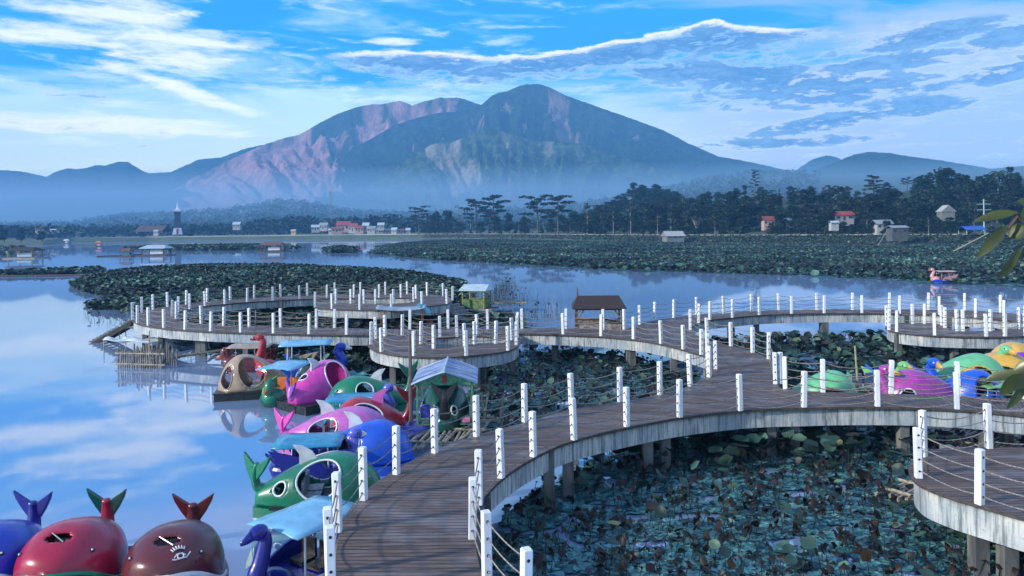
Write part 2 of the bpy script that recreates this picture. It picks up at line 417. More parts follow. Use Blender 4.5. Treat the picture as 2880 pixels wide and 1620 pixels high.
def land():
    dist = [0, 0.6, 9, 12, 25, 45, 70, 100, 140, 190, 250, 330, 430, 560, 700, 850, 1000, 1150, 1300, 1500, 1700]
    px = list(range(-520, 3520, 20)); rows = []
    for x in px:
        Y0 = shore_Y(x); r = []
        for i, d in enumerate(dist):
            Y = Y0 + d
            z = -1.0 if i == 0 else (0.25 if i == 1 else (2.9 if i == 2 else hill_h(x, Y)))
            if x < 230 and i in (2, 3, 4): z = 0.9
            if i > 4: z += 1.2 * noise.noise(Vector((x * 0.01, Y * 0.01, 3)))
            r.append(XY(x, Y, z))
        rows.append(r)
    g = MB(); g.sheet(rows)
    m = bpy.data.materials.new('grassy_shore'); m.use_nodes = True; t = NT(m.node_tree); p = m.node_tree.nodes['Principled BSDF']
    P = geo_pos(t); n = t.noise(t.scale(P, (0.04, 0.04, 0.4)), 1.0, 6); n2 = t.noise(P, 0.6, 5)
    sx = t.node('ShaderNodeSeparateXYZ'); t.l.new(P, sx.inputs[0])
    c = t.mix(t.ramp(n, 0.35, 0.65), (0.075, 0.115, 0.045, 1), (0.12, 0.13, 0.085, 1))
    c = t.mix(t.ramp(n2, 0.4, 0.7), c, (0.04, 0.06, 0.03, 1))
    right = t.ramp(sx.outputs[0], -60, 0)
    bank = t.math('MULTIPLY', t.ramp(sx.outputs[2], 3.02, 2.6), right)
    c = t.mix(bank, c, t.mix(n2, (0.085, 0.105, 0.10, 1), (0.035, 0.055, 0.042, 1)))
    sy_ = t.ramp(sx.outputs[2], 3.3, 5.0)
    c = t.mix(sy_, c, t.mix(n2, (0.015, 0.03, 0.016, 1), (0.03, 0.05, 0.025, 1)))
    t.put(p.inputs['Base Color'], c); p.inputs['Roughness'].default_value = 0.95
    tag(g.build('shore_land', m, fix=False), label='grassy and concrete far shore of the lake', cat='shore', kind='structure')
land()
# pale promenade along the top of the bank
def ribbon(name, x0, x1, dz, w_, off, m, label, cat, step=15, h=0.0, kind='structure'):
    g = MB(); a = []
    for x in range(x0, x1, step):
        Y = shore_Y(x) + off
        a.append([XY(x, Y, 2.9 + dz), XY(x, Y, 2.9 + dz + h), XY(x, Y + w_, 2.9 + dz + h)])
    g.sheet(a); o = g.build(name, m, fix=False); return tag(o, label=label, cat=cat, kind=kind)
PROM = mat('pale_promenade', (0.62, 0.60, 0.55), (0.45, 0.45, 0.43), 0.9, 0.1)
ribbon('promenade', 290, 1180, 0.0, 7, 9.5, PROM, 'pale promenade strip on top of the grassy bank', 'path', h=0.35)
ribbon('embankment_path', 1180, 3400, 0.1, 3, 9.2, PROM, 'pale concrete path on top of the right embankment', 'path', h=0.15)

# ---- mountains
def mat_mountain(name, forest1, forest2, bare, bare_lo, bare_hi, sc=1.0, coord_stretch=(1, 1, 0.35)):
    m = bpy.data.materials.new(name); m.use_nodes = True; t = NT(m.node_tree); p = m.node_tree.nodes['Principled BSDF']
    P = geo_pos(t)
    n = t.noise(P, 0.04 * sc, 8, 0.65); big = t.noise(t.scale(P, coord_stretch), 0.007 * sc, 7, 0.62, 1.2)
    a = t.node('ShaderNodeAttribute', attribute_name='bare')
    c = t.mix(t.ramp(n, 0.38, 0.62), (*forest1, 1), (*forest2, 1))
    f = t.ramp(t.math('ADD', big, t.math('MULTIPLY', t.math('SUBTRACT', a.outputs['Fac'], 0.5), 0.8)), bare_lo, bare_hi)
    n3 = t.noise(t.scale(P, (1, 1, 0.25)), 0.022 * sc, 6, 0.7)
    bc = t.mix(t.ramp(n3, 0.35, 0.65), (*bare, 1), tuple(x * 0.45 for x in bare) + (1,))
    t.put(p.inputs['Base Color'], t.mix(f, c, bc)); p.inputs['Roughness'].default_value = 0.95; p.inputs['Specular IOR Level'].default_value = 0.1
    b = t.node('ShaderNodeBump'); b.inputs['Strength'].default_value = 1.0; b.inputs['Distance'].default_value = 22
    t.l.new(t.noise(P, 0.07 * sc, 6, 0.7), b.inputs['Height']); t.l.new(b.outputs[0], p.inputs['Normal'])
    return m
def massif(name, label, sky, r0, r1, m, gully=0.10, gf=0.012, bare=None, seed=0, step=6, rows=70, pw=0.85, behind=180):
    """terrain whose crest follows the sky line points (photo x, y) at distance r1, foot at r0"""
    x0, x1 = sky[0][0], sky[-1][0]; xs = np.arange(x0, x1 + 1, step)
    g = MB(); grid = []; bvals = []
    for x in xs:
        x = float(x); yc = interp(sky, x) + 1.6 * noise.noise(Vector((x * 0.07, seed, 0))) + 1.0 * noise.noise(Vector((x * 0.21, seed, 4)))
        base = AT(x, yc, r1).z; row = []
        for j in range(rows + 1):
            s = j / rows; Yb = r0 + (r1 - r0) * s
            # gullies run down the slope and fan out
            w_ = (x - 1450) * (0.55 + 0.45 * (1 - s)) if seed != 1 else (x - 1100) * (0.6 + 0.4 * (1 - s))
            q = noise.fractal(Vector((w_ * gf, s * 0.9 + seed, seed * 3.1)), 0.75, 2.1, 6)
            q2 = noise.fractal(Vector((w_ * gf * 3.7, s * 4.0, seed + 7)), 0.9, 2.2, 4)
            q -= 0.9 * abs(noise.noise(Vector((w_ * gf * 1.7 + 0.3 * q, s * 0.7, seed + 11))))
            prof = s ** pw
            zmax = (base - CAM_H) * Yb / r1 + CAM_H
            n1_ = min(abs(noise.noise(Vector((w_ * gf * 1.5 + 0.25 * q, s * 0.8, seed + 11)))) * 1.9, 1)
            n2_ = min(abs(noise.noise(Vector((w_ * gf * 4.3 + 0.5 * q2, s * 2.0, seed + 17)))) * 1.9, 1)
            n3_ = min(abs(noise.noise(Vector((w_ * gf * 11 + 0.5 * q2, s * 5.0, seed + 19)))) * 1.9, 1)
            dip = 1.35 * gully * (0.95 * (1 - n1_) + 0.75 * (1 - n2_) + 0.40 * (1 - n3_) + 0.5 * abs(q))
            z = zmax * prof * (1 - dip * max(1 - s, 0) ** 0.45)
            row.append(XY(x, Yb, max(z, 2)))
            bvals.append(bare(x, s, q, q2) if bare else 0.5)
        for k in range(1, 4):
            row.append(XY(x, r1 + behind * k / 3, base * (1 - 0.12 * k * k))); bvals.append(0.2)
        grid.append(row)
    g.sheet(grid); o = g.build(name, m, smooth=True, fix=False)
    at = o.data.attributes.new('bare', 'FLOAT', 'POINT'); at.data.foreach_set('value', np.array(bvals, dtype=np.float32))
    return tag(o, label=label, cat='mountain' if 'hill' not in name else 'hill', kind='structure')
FOREST = ((0.006, 0.020, 0.022), (0.034, 0.068, 0.048))
left_sky = [(-500, 470), (-200, 500), (0, 478), (60, 482), (130, 497), (160, 482), (190, 473), (215, 476), (245, 472), (270, 464), (295, 466), (330, 455), (358, 455), (400, 480), (420, 487), (480, 484), (500, 475), (560, 448), (620, 443), (700, 415), (800, 396), (900, 410), (1000, 480), (1100, 560)]
massif('left_hills', 'long low blue ridge on the left skyline', left_sky, 2200, 3120, mat_mountain('ridge_forest', *FOREST, (0.16, 0.15, 0.10), 0.62, 0.8), 0.05, 0.012, lambda x, s, q, q2: 0.3, seed=3)
cr_sky = [(380, 600), (470, 545), (540, 502), (640, 452), (740, 408), (800, 388), (840, 380), (900, 345), (950, 320), (1000, 302), (1040, 294), (1075, 293), (1100, 288), (1125, 283), (1160, 297), (1185, 287), (1240, 274), (1260, 276), (1290, 274), (1320, 284), (1355, 296), (1400, 330), (1500, 400), (1600, 470)]
def bare_l(x, s, q, q2):
    d = 1.20 + 0.35 * q + 0.35 * q2 - 0.5 * math.exp(-((x - (1010 - 40 * s)) / 42) ** 2) * (1 if s > 0.5 else 0.5)
    if s > 0.955: d -= 0.5
    return d
massif('crater_ridge', 'bare reddish crater ridge left of the volcano cone', cr_sky, 1900, 2850, mat_mountain('crater_slopes', (0.02, 0.035, 0.03), (0.04, 0.06, 0.04), (0.66, 0.36, 0.35), 0.42, 0.66), 0.22, 0.010, bare_l, seed=1)
cone_sky = [(700, 620), (780, 585), (860, 520), (920, 470), (980, 425), (1040, 392), (1110, 352), (1170, 332), (1230, 318), (1300, 312), (1355, 294), (1385, 268), (1400, 261), (1430, 256), (1450, 245), (1480, 237), (1515, 236), (1545, 245), (1590, 268), (1680, 300), (1780, 335), (1870, 368), (1930, 400), (2020, 440), (2080, 450), (2140, 462), (2200, 476), (2280, 500), (2400, 530), (2600, 560)]
def bare_c(x, s, q, q2):
    d = 0.12 + 0.5 * max(q2, 0)
    band = math.exp(-((x - (1560 + 210 * (1 - s))) / (16 + 60 * (1 - s))) ** 2) * (s > 0.45)
    d += 0.85 * band + 0.25 * (q > 0.15)
    return d
massif('volcano', 'tall blue green volcano cone with scree streaks', cone_sky, 1700, 2600, mat_mountain('volcano_forest', *FOREST, (0.42, 0.26, 0.24), 0.50, 0.64), 0.20, 0.011, bare_c, seed=2, rows=90)
foot_sky = [(940, 590), (1020, 540), (1100, 480), (1180, 425), (1225, 402), (1260, 405), (1300, 388), (1340, 370), (1390, 364), (1440, 378), (1500, 396), (1560, 398), (1640, 404), (1740, 440), (1840, 470), (1960, 500), (2100, 540), (2200, 580)]
def bare_f(x, s, q, q2):
    return 0.22 + 0.42 * min(max((s - 0.3) / 0.3, 0), 1) * math.exp(-((x - 1330) / 190) ** 2) + 0.7 * q + 0.5 * q2
massif('eroded_foothill', 'eroded tan and green foothill ridge below the cone', foot_sky, 1500, 2150, mat_mountain('foothill_slopes', (0.02, 0.05, 0.03), (0.11, 0.16, 0.09), (0.48, 0.42, 0.30), 0.54, 0.74), 0.24, 0.013, bare_f, seed=4, rows=80)
far_sky = [(2150, 520), (2200, 495), (2240, 478), (2265, 460), (2290, 446), (2325, 437), (2350, 441), (2365, 448), (2400, 462), (2440, 480), (2500, 520)]
massif('far_hill', 'pale rounded hill far behind the right shore', far_sky, 2300, 3000, mat_mountain('far_hill_forest', *FOREST, (0.1, 0.1, 0.08), 0.8, 0.9), 0.03, 0.01, seed=5)
right_sky = [(2120, 560), (2200, 520), (2290, 480), (2340, 460), (2400, 435), (2445, 427), (2500, 430), (2560, 440), (2640, 450), (2700, 460), (2790, 475), (2880, 468), (3100, 470), (3500, 520)]
massif('right_hill', 'broad blue wooded hill on the right skyline', right_sky, 1300, 2100, mat_mountain('right_hill_forest', *FOREST, (0.1, 0.1, 0.08), 0.8, 0.9, 1.6), 0.04, 0.01, seed=6)

# ------------------------------------------------------------------ boardwalk
def W(p, z=DECK): return G(p[0], p[1], z)
def deck_strip(pairs, name, parent, n=8, z=DECK, th=0.07):
    A = crom([W(a, z) for a, b in pairs], n); B = crom([W(b, z) for a, b in pairs], n)
    g = MB(); N = len(A); uv = []
    vs = []; d = 0.0; prev = None
    for a, b in zip(A, B):
        m_ = (a + b) / 2
        if prev is not None: d += (m_ - prev).length
        prev = m_; vs += [a, b, a - Vector((0, 0, th)), b - Vector((0, 0, th))]; w_ = (a - b).length
        uv += [(0, d), (w_, d), (0, d), (w_, d)]
    fs = []
    for i in range(N - 1):
        p, q = 4 * i, 4 * i + 4
        fs += [(p, p + 1, q + 1, q), (p + 2, q + 2, q + 3, p + 3), (p, q, q + 2, p + 2), (p + 1, p + 3, q + 3, q + 1)]
    g.add(vs, fs)
    for k, f in enumerate(g.f): g.m[k] = 0 if k % 4 == 0 else 1
    o = g.build(name, [DECKM, WOODED], parent, fix=True)
    ul = o.data.uv_layers.new(name='UVMap')
    for lp in o.data.loops: ul.data[lp.index].uv = uv[lp.vertex_index]
    return o
def deck_poly(px, name, parent, z=DECK, th=0.066, holes=()):
    loops = [[W(p, z) for p in px]] + [[W(p, z) for p in h] for h in holes]
    tris = tessellate_polygon(loops); vs = [p for l in loops for p in l]; n = len(vs)
    g = MB(); g.add(vs + [p - Vector((0, 0, th)) for p in vs], [tuple(t) for t in tris] + [tuple(reversed([i + n for i in t])) for t in tris])
    nt = len(tris); g.m = [0] * nt + [1] * nt
    b = 0; g.mi = 1
    for l in loops:
        m_ = len(l)
        for i in range(m_):
            j = (i + 1) % m_; g.f.append((b + i, b + j, b + j + n, b + i + n)); g.m.append(1)
        b += m_
    o = g.build(name, [DECKM, WOODED], parent)
    ul = o.data.uv_layers.new(name='UVMap')
    for lp in o.data.loops:
        p = o.data.vertices[lp.vertex_index].co; ul.data[lp.index].uv = (p.x, p.y)
    return o
def beam(px, parent, name='edge_beam', n=6, inset=0.10, h=0.52, th=0.22, side=1, closed=False, top=DECK - 0.068):
    """concrete edge beam; side=+1 puts its thickness to the left of the direction of travel"""
    P = crom([W(p) for p in px], n); P = [Vector((p.x, p.y, 0)) for p in P]
    ring = []
    for i, p in enumerate(P):
        d = P[min(i + 1, len(P) - 1)] - P[max(i - 1, 0)]
        nrm = Vector((-d.y, d.x, 0)).normalized() * side
        a = p + nrm * inset; b = p + nrm * (inset + th)
        ring.append([a + Vector((0, 0, top)), b + Vector((0, 0, top)), b + Vector((0, 0, top - h)), a + Vector((0, 0, top - h))])
    g = MB(); vs = [q for r in ring for q in r]; fs = []
    for i in range(len(ring) - 1):
        for k in range(4): fs.append((4 * i + k, 4 * i + (k + 1) % 4, 4 * i + 4 + (k + 1) % 4, 4 * i + 4 + k))
    e = 4 * (len(ring) - 1); fs += [(0, 1, 2, 3), (e + 3, e + 2, e + 1, e)]
    g.add(vs, fs); return g.build(name, CONC, parent)
_pil = [None]
def pillars(px, parent, off=0.5, toward=(0, 1)):
    for p in px:
        w_ = W(p)
        if _pil[0] is None:
            g = MB(); g.box((0, 0, -0.08), (0.28, 0.28, 3.08)); o = g.build('pillar', PILC); _pil[0] = o
            o.parent = parent
        else:
            o = _pil[0].copy(); col.objects.link(o); o.parent = parent
        o.location = (w_.x, w_.y + off, 0)
def boardwalk(name, label): return thing('boardwalk', label, 'boardwalk', group='curved boardwalk sections over the lake')

def sub(tab, z): return tab
A1 = [((918, 1760), (1500, 1760)), ((928, 1680), (1398, 1680)), ((940, 1600), (1352, 1600)), ((948, 1540), (1338, 1535)), ((958, 1485), (1330, 1480)), ((985, 1430), (1340, 1432)), ((1030, 1378), (1375, 1383)),
      ((1090, 1336), (1430, 1332)), ((1202, 1274), (1520, 1277)), ((1330, 1227), (1615, 1238)), ((1476, 1188), (1759, 1203)), ((1606, 1151), (1908, 1175)), ((1740, 1131), (2076, 1155)), ((1856, 1109), (2180, 1149)), ((1941, 1085), (2263, 1147))]
A2 = [((1941, 1085), (2263, 1147)), ((2080, 1090), (2330, 1145)), ((2203, 1095), (2400, 1144)), ((2316, 1102), (2480, 1144)), ((2506, 1107), (2600, 1146)), ((2695, 1114), (2760, 1155)), ((2870, 1122), (2900, 1170)), ((3040, 1134), (3040, 1188))]
near = boardwalk('b', 'near curved plank walkway sweeping from the bottom edge to the right')
deck_strip(A1, 'deck', near); deck_strip(A2, 'deck', near)
beam([b for a, b in A1] + [b for a, b in A2[1:]], near, side=1)
beam([a for a, b in A1], near, side=-1)
beam([a for a, b in A2[2:]], near, side=-1)
pillars([(1545, 1270), (1600, 1245), (1828, 1190), (1878, 1181), (2247, 1149), (2180, 1151), (2560, 1147), (1360, 1405), (1340, 1440), (2800, 1160)], near, 0.45)
pillars([(960, 1480), (1095, 1332), (1330, 1226), (1606, 1150), (1860, 1108), (2330, 1103), (2560, 1109), (2800, 1119)], near, -0.5)

mid = boardwalk('b', 'middle walkway and junction joining the ring to the right side')
MID = [((1036, 924.5), (1036, 941)), ((1153, 926), (1153, 942.5)), ((1261, 925.7), (1270, 941.5)), ((1372, 925), (1372, 937.5)), ((1468, 923.5), (1447, 937)), ((1591, 924), (1560, 940)), ((1700, 925.5), (1680, 945)), ((1756, 925.5), (1760, 952)), ((1799, 912), (1830, 961)), ((1841, 900.5), (1900, 977)), ((1895, 893), (1973, 998))]
RIG = [((1895, 893), (1941, 926)), ((1960, 884.5), (1965, 907)), ((2035, 881), (1997, 899.5)), ((2114, 875), (2060, 893)), ((2146, 873.5), (2136, 886)), ((2245, 871.5), (2226, 882.5)), ((2397, 870.5), (2318, 881)), ((2501, 870.5), (2424, 880.5)), ((2611, 871), (2530, 882)), ((2713, 873), (2642, 885)), ((2814, 879), (2744, 893)), ((2900, 886), (2830, 900)), ((3040, 902), (2980, 916))]
deck_strip(MID, 'deck', mid); deck_strip(RIG, 'deck', mid)
pond_edge = [(1941, 926), (1955, 940), (1992, 957), (2056, 972.5), (2121, 989.5), (2166, 1010), (2180, 1045), (2184, 1080), (2203, 1095)]
patch = [(1895, 893)] + pond_edge + [(1941, 1085), (1991, 1058), (1997, 1035), (1995, 1010), (1973, 998)]
deck_poly(patch, 'deck', mid, z=DECK - 0.004)
beam([b for a, b in MID[3:]] + [(1995, 1011), (1998, 1035), (1992, 1057)], mid, side=1)
beam([a for a, b in MID], mid, side=-1)
beam([b for a, b in RIG], mid, side=1); beam([a for a, b in RIG], mid, side=-1)
beam(pond_edge, mid, side=-1, name='edge_beam')
beam([(1991, 1058), (1965, 1076), (1941, 1085)], mid, side=1)
pillars([(1560, 938), (1773, 953), (1783, 954), (1900, 975), (2000, 1040)], mid, 0.5)
pillars([(2134, 886.5), (2325, 882), (2331, 882), (2560, 884), (2060, 894), (2680, 889)], mid, 0.5)
pillars([(1560, 925), (1760, 924), (2050, 881), (2300, 872), (2520, 871.5), (2700, 873)], mid, -0.6)

ring = boardwalk('b', 'big ring shaped walkway on the left with island platform inside')
RO = [(1036, 941), (974, 941.5), (869, 940.3), (769, 938), (677, 935.3), (592, 932), (520, 928), (460, 923), (417, 917), (386, 910), (371, 900), (378, 888), (400, 878), (430, 869.5), (471, 861.5), (524, 855), (582, 848.5), (648, 843), (715, 838.5), (789, 834.7), (864, 831.2), (941, 829.7), (1013, 829), (1084, 827.7), (1145, 827.2), (1201, 829.3), (1245, 832.5)]
RI = [(1036, 924.5), (985, 923.3), (890, 922), (800, 920.5), (720, 919.7), (640, 916), (575, 910.5), (530, 905), (503, 900), (491, 894.5), (488, 890), (490, 886), (496, 881.5), (506, 876.5), (522, 871), (545, 866), (580, 860), (632, 855), (695, 849.5), (767, 845.5), (842, 841.3), (915, 839), (985, 837.7), (1055, 837.2), (1110, 837.2), (1150, 838.3), (1185, 841)]
deck_strip(list(zip(RO, RI)), 'deck', ring)
isl = [(882, 864), (893, 867), (934, 869.8), (1012, 872), (1060, 873), (1120, 871), (1190, 863), (1257, 855), (1275, 844), (1262, 836), (1240, 833), (1180, 838.5), (1163, 846), (1150, 851), (1110, 853.5), (1040, 853.5), (985, 853), (938, 852), (905, 855)]
deck_poly(isl, 'island_platform', ring, z=DECK - 0.004)
beam(RO[:13], ring, side=-1); beam(RO[12:], ring, side=-1)
beam(RI, ring, side=1)
beam(isl[:9], ring, side=1); beam([(1163, 846), (1150, 851), (1110, 853.5), (1040, 853.5), (985, 853), (938, 852), (905, 855), (884, 863)], ring, side=1)
pillars([(440, 919), (560, 930), (545, 929), (680, 936), (800, 938), (940, 941), (395, 910)], ring, 0.6)
pillars([(783, 846), (700, 849), (600, 858), (935, 870), (1100, 872), (1240, 857), (1000, 839), (900, 840)], ring, 0.5)
pillars([(560, 851), (700, 840), (850, 832), (1000, 829.5), (1150, 827.6)], ring, -0.6)

low = boardwalk('b', 'small round platform with crescent hole in front of the middle walkway')
out = [(1045, 943), (1036, 957), (1035, 972), (1050, 984), (1080, 992.5), (1120, 999), (1170, 1002.5), (1230, 1003.5), (1300, 1001.5), (1360, 996.5), (1415, 989), (1447, 980), (1461, 969), (1464, 955), (1460, 943), (1446, 936)]
out = [tuple(p)[:2] for p in crom([(x, y, 0) for x, y in out], 4)]
hole = [(1191, 967), (1203, 958), (1225, 951), (1285, 947.5), (1347, 945.5), (1400, 947), (1430, 952), (1436, 958), (1420, 963.5), (1380, 964.5), (1330, 966), (1300, 972), (1270, 976.5), (1225, 978), (1198, 974)]
top_l = [(1440, 938.5), (1372, 939), (1270, 943), (1153, 944)]
deck_poly(out[:-1] + [(1446, 939)] + top_l[1:], 'deck', low, z=DECK - 0.004, holes=[hole])
beam([(1040, 945), (1036, 957), (1035, 972), (1050, 984), (1080, 992.5), (1120, 999), (1170, 1002.5), (1230, 1003.5), (1300, 1001.5), (1360, 996.5), (1415, 989), (1447, 980), (1461, 969), (1464, 955), (1460, 943)], low, side=1)
beam(hole + [hole[0]], low, side=1, inset=0.02)
pillars([(1100, 993), (1340, 997), (1357, 994), (1440, 975), (1200, 1000)], low, 0.5)

rp = boardwalk('b', 'round platform at the right beside the far walkway')
f2 = [(2489, 916), (2489, 922), (2500, 929), (2527, 935), (2575, 940), (2625, 943.5), (2700, 946), (2777, 947), (2838, 946.5), (2920, 943), (3040, 934)]
b2 = [(3040, 904), (2900, 916), (2866, 923), (2786, 930), (2708, 930), (2672, 928), (2655, 921), (2650, 912), (2620, 908.5), (2560, 909), (2510, 912)]
deck_poly(f2 + b2, 'deck', rp, z=DECK)
beam(f2, rp, side=1); beam(list(reversed(b2)) , rp, side=-1)
pillars([(2540, 937), (2700, 945), (2835, 945)], rp, 0.5)

rp3 = boardwalk('b', 'big round platform in the bottom right corner')
f3 = [(2640, 1262), (2600, 1272), (2570, 1290), (2556, 1312), (2560, 1336), (2590, 1364), (2665, 1394), (2777, 1427), (2880, 1456), (3020, 1490), (3160, 1500), (3160, 1280), (3000, 1263), (2880, 1258), (2790, 1257), (2700, 1257)]
f3c = [tuple(p)[:2] for p in crom([(x, y, 0) for x, y in f3 + [f3[0]]], 5)][:-1]
deck_poly(f3c, 'deck', rp3, z=DECK)
beam(f3 + [f3[0]], rp3, side=1, h=0.62)
pillars([(2795, 1428), (2880, 1440), (2700, 1262)], rp3, 0.5)

# ------------------------------------------------------------------ posts and ropes
def make_post():
    g = MB(); s = 0.072; H = 1.10; b = 0.016
    rings = [(0.0, s), (H - b, s), (H, s - b)]
    vs = []
    for z, r in rings:
        c = b if r == s else b * 0.6
        for sx, sy in ((1, 1), (-1, 1), (-1, -1), (1, -1)):
            q = [(sx * r, sy * (r - c)), (sx * (r - c), sy * r)]
            if sx * sy < 0: q.reverse()
            vs += [(x, y, z) for x, y in q]
    fs = [(8 * i + k, 8 * i + (k + 1) % 8, 8 * i + 8 + (k + 1) % 8, 8 * i + 8 + k) for i in range(2) for k in range(8)] + [tuple(range(16, 24))]
    g.add(vs, fs); g.mi = 1
    for z in (0.16, 0.42, 0.68, 0.95):
        for sx in (1, -1): g.tube([(sx * (s - 0.01), 0, z), (sx * (s + 0.004), 0, z)], 0.026, 8)
    return g.build('post', [WHITE, HOLE])
POST = make_post(); POST_used = [False]
def railing(label, pts, group='white posts strung with ropes', maxspan=6.5, ropes=True, closed=False):
    t = thing('rope_railing', label, 'railing', group=None)
    P = [W(p) for p in pts]
    if closed: P.append(P[0])
    prev = None
    for i, p in enumerate(P if not closed else P[:-1]):
        d = P[min(i + 1, len(P) - 1)] - P[max(i - 1, 0)]
        if POST_used[0]: o = POST.copy(); col.objects.link(o)
        else: o = POST; POST_used[0] = True
        o.parent = t; o.location = (p.x, p.y, DECK - 0.003)
        o.rotation_euler = (R(random.uniform(-1.5, 1.5)), R(random.uniform(-1.5, 1.5)), math.atan2(d.y, d.x) + R(random.uniform(-4, 4)))
    if ropes:
        for a, b in zip(P, P[1:]):
            L = (b - a).length
            if L > maxspan or L < 0.35: continue
            for k, z in enumerate((0.16, 0.42, 0.68, 0.95)):
                sag = min(0.030 * L * L, 0.16) * random.uniform(0.6, 1.25)
                e = (b - a).normalized() * 0.07
                g = MB(); q = []
                for j in range(9):
                    s_ = j / 8; c = (a + e).lerp(b - e, s_); q.append((c.x, c.y, DECK + z - 4 * sag * s_ * (1 - s_)))
                g.tube(q, 0.014, 4, cap=False); g.build('rope', ROPE, t, fix=False)
    return t
railing('white posts and ropes along the left edge of the near walkway', [(932, 1679), (928, 1616), (951, 1494), (1023, 1405), (1115, 1332.7), (1223, 1273), (1340, 1226.5), (1476, 1186), (1608, 1150), (1744, 1129), (1856, 1109.5), (1941, 1085), (1994, 1060)])
railing('white posts and ropes along the outer concrete edge of the near walkway', [(1478, 1760), (1370, 1632), (1328.5, 1513), (1348, 1418), (1409.5, 1343), (1500, 1283), (1614.4, 1236.5), (1762.8, 1199), (1911.8, 1172.4), (2081.4, 1154), (2261, 1144.5), (2468, 1142), (2692, 1149.5), (2905, 1169)])
railing('white posts behind the near walkway beside the coloured boats on the right', [(2208.7, 1094), (2314.6, 1102.5), (2506, 1106.5), (2695, 1113), (2885, 1122)])
railing('white posts curving round the left end of the right lotus pond', [(2197, 1078), (2181, 1079), (2161.5, 1009), (2117, 991), (2056, 973), (1989.5, 957.5), (1941.2, 927.5), (1965, 908)])
railing('posts along the pond side of the far right walkway', [(1996.8, 899.5), (2060.4, 893), (2136, 885.5), (2226.2, 882), (2318, 880.5), (2424, 880), (2530, 881.4), (2642, 884.4), (2744, 892.3), (2824, 898.5)])
railing('white posts along the boat side of the middle walkway', [(1455, 936.5), (1584, 939.5), (1690.5, 944.5), (1781.8, 953), (1859.4, 966.3), (1922.4, 982), (1972.7, 997), (1990, 1012), (2012.6, 1037), (1996, 1056)])
railing('white posts and ropes along the lake side of the far walkway', [(1153, 926.3), (1260.8, 926), (1372, 925.3), (1468.3, 923.8), (1591.3, 924.3), (1697, 926), (1755.6, 926.2), (1799, 912.5), (1841, 901), (1895, 893.3), (1960, 885), (2034.6, 881.3), (2114.3, 875.3), (2190, 872.7), (2297.5, 871.6), (2397.6, 870.9), (2501.5, 870.9), (2611, 871.3), (2713, 873.3), (2814, 879.3), (2905, 887)])
railing('white posts round the outer edge of the left ring walkway', [(974.6, 940.8), (869.4, 939.3), (769.4, 936.8), (677.2, 934.3), (592.7, 931), (520.7, 926.8), (460.9, 921.7), (417.3, 915.4), (386.5, 908.5), (373, 899), (398.4, 879.3), (430.3, 870.5), (471.1, 862.6), (523.8, 856), (582.2, 849.3), (647.9, 843.8), (715, 839.3), (789.4, 835.4), (864.2, 832), (941, 830.4), (1013.4, 829.7), (1084, 828.4), (1145.1, 828), (1201.4, 830.2), (1247, 833.8), (1273, 844.5)])
railing('white posts round the inner edge of the left ring walkway', [(941.3, 923), (890, 922.6), (789.4, 920.9), (701, 919.6), (629, 915.6), (566, 910), (495.6, 896.7), (484, 890), (501, 878), (533.3, 868.3), (576.6, 860.2), (632.5, 854.6), (695.4, 848.9), (767, 845), (842.5, 840.8), (919, 838.4), (994.9, 837), (1066, 836.7), (1127.8, 837), (1170.7, 839.4)])
railing('white posts round the island platform inside the left ring', [(1257, 854), (1186.7, 862.7), (1100, 870.8), (1011.6, 871), (934, 868.9), (885.9, 863.5), (944.6, 852.7), (986.5, 853.8), (1023.5, 854.3), (1055.6, 854.3), (1107.8, 854.2), (1163.7, 848)])
railing('white posts round the outside of the small round platform', [(1082.6, 945), (1056.8, 951.5), (1043.5, 968), (1073.2, 989), (1162.6, 1000.5), (1311.6, 999.8), (1429.2, 985), (1452, 969), (1455, 948)])
railing('white posts round the crescent hole of the small round platform', [(1131.5, 943.5), (1184, 967), (1219.6, 979.5), (1306.6, 974.5), (1335, 967.5), (1394.6, 966), (1440.4, 956), (1341, 944), (1285.6, 946.5), (1237.7, 948.5)])
railing('white posts on the round platform at the right', [(2493, 916), (2500, 927.8), (2522.8, 933), (2629, 942.7), (2773.8, 946), (2826.6, 945.5), (2885, 944)])
railing('white posts behind the round platform at the right', [(2566.5, 910.8), (2600, 910), (2649.6, 915), (2657.7, 922.5), (2692.5, 930), (2708.6, 931), (2786, 930.8), (2866, 924), (2885, 918)])
railing('white posts and ropes round the big bottom right platform', [(2960, 1263), (2781, 1260), (2597.5, 1283), (2583.5, 1342.8), (2755, 1417), (2985, 1478)], maxspan=9)

# ------------------------------------------------------------------ lotus
def inside(poly, x, y):
    c = np.zeros(len(x), bool); n = len(poly); j = n - 1
    for i in range(n):
        xi, yi = poly[i]; xj, yj = poly[j]
        k = ((yi > y) != (yj > y)) & (x < (xj - xi) * (y - yi) / (yj - yi + 1e-12) + xi)
        c ^= k; j = i
    return c
def pnoise(x, y, sc, seed):
    return np.array([noise.noise(Vector((a * sc, b * sc, seed))) for a, b in zip(x, y)])
def fields(px_poly, n, mask=None, z=0.0):
    P = [G(x, y, z) for x, y in px_poly]; poly = [(p.x, p.y) for p in P]
    x0, x1 = min(p[0] for p in poly), max(p[0] for p in poly); y0, y1 = min(p[1] for p in poly), max(p[1] for p in poly)
    X = []; Y = []; tot = 0; tries = 0
    while tot < n and tries < 60:
        x = rng.uniform(x0, x1, n); y = rng.uniform(y0, y1, n); k = inside(poly, x, y); x, y = x[k], y[k]
        if mask: k = pnoise(x, y, mask[0], mask[2]) > mask[1] + rng.normal(0, 0.06, len(x)); x, y = x[k], y[k]
        X.append(x); Y.append(y); tot += len(x); tries += 1
    return np.concatenate(X)[:n], np.concatenate(Y)[:n]
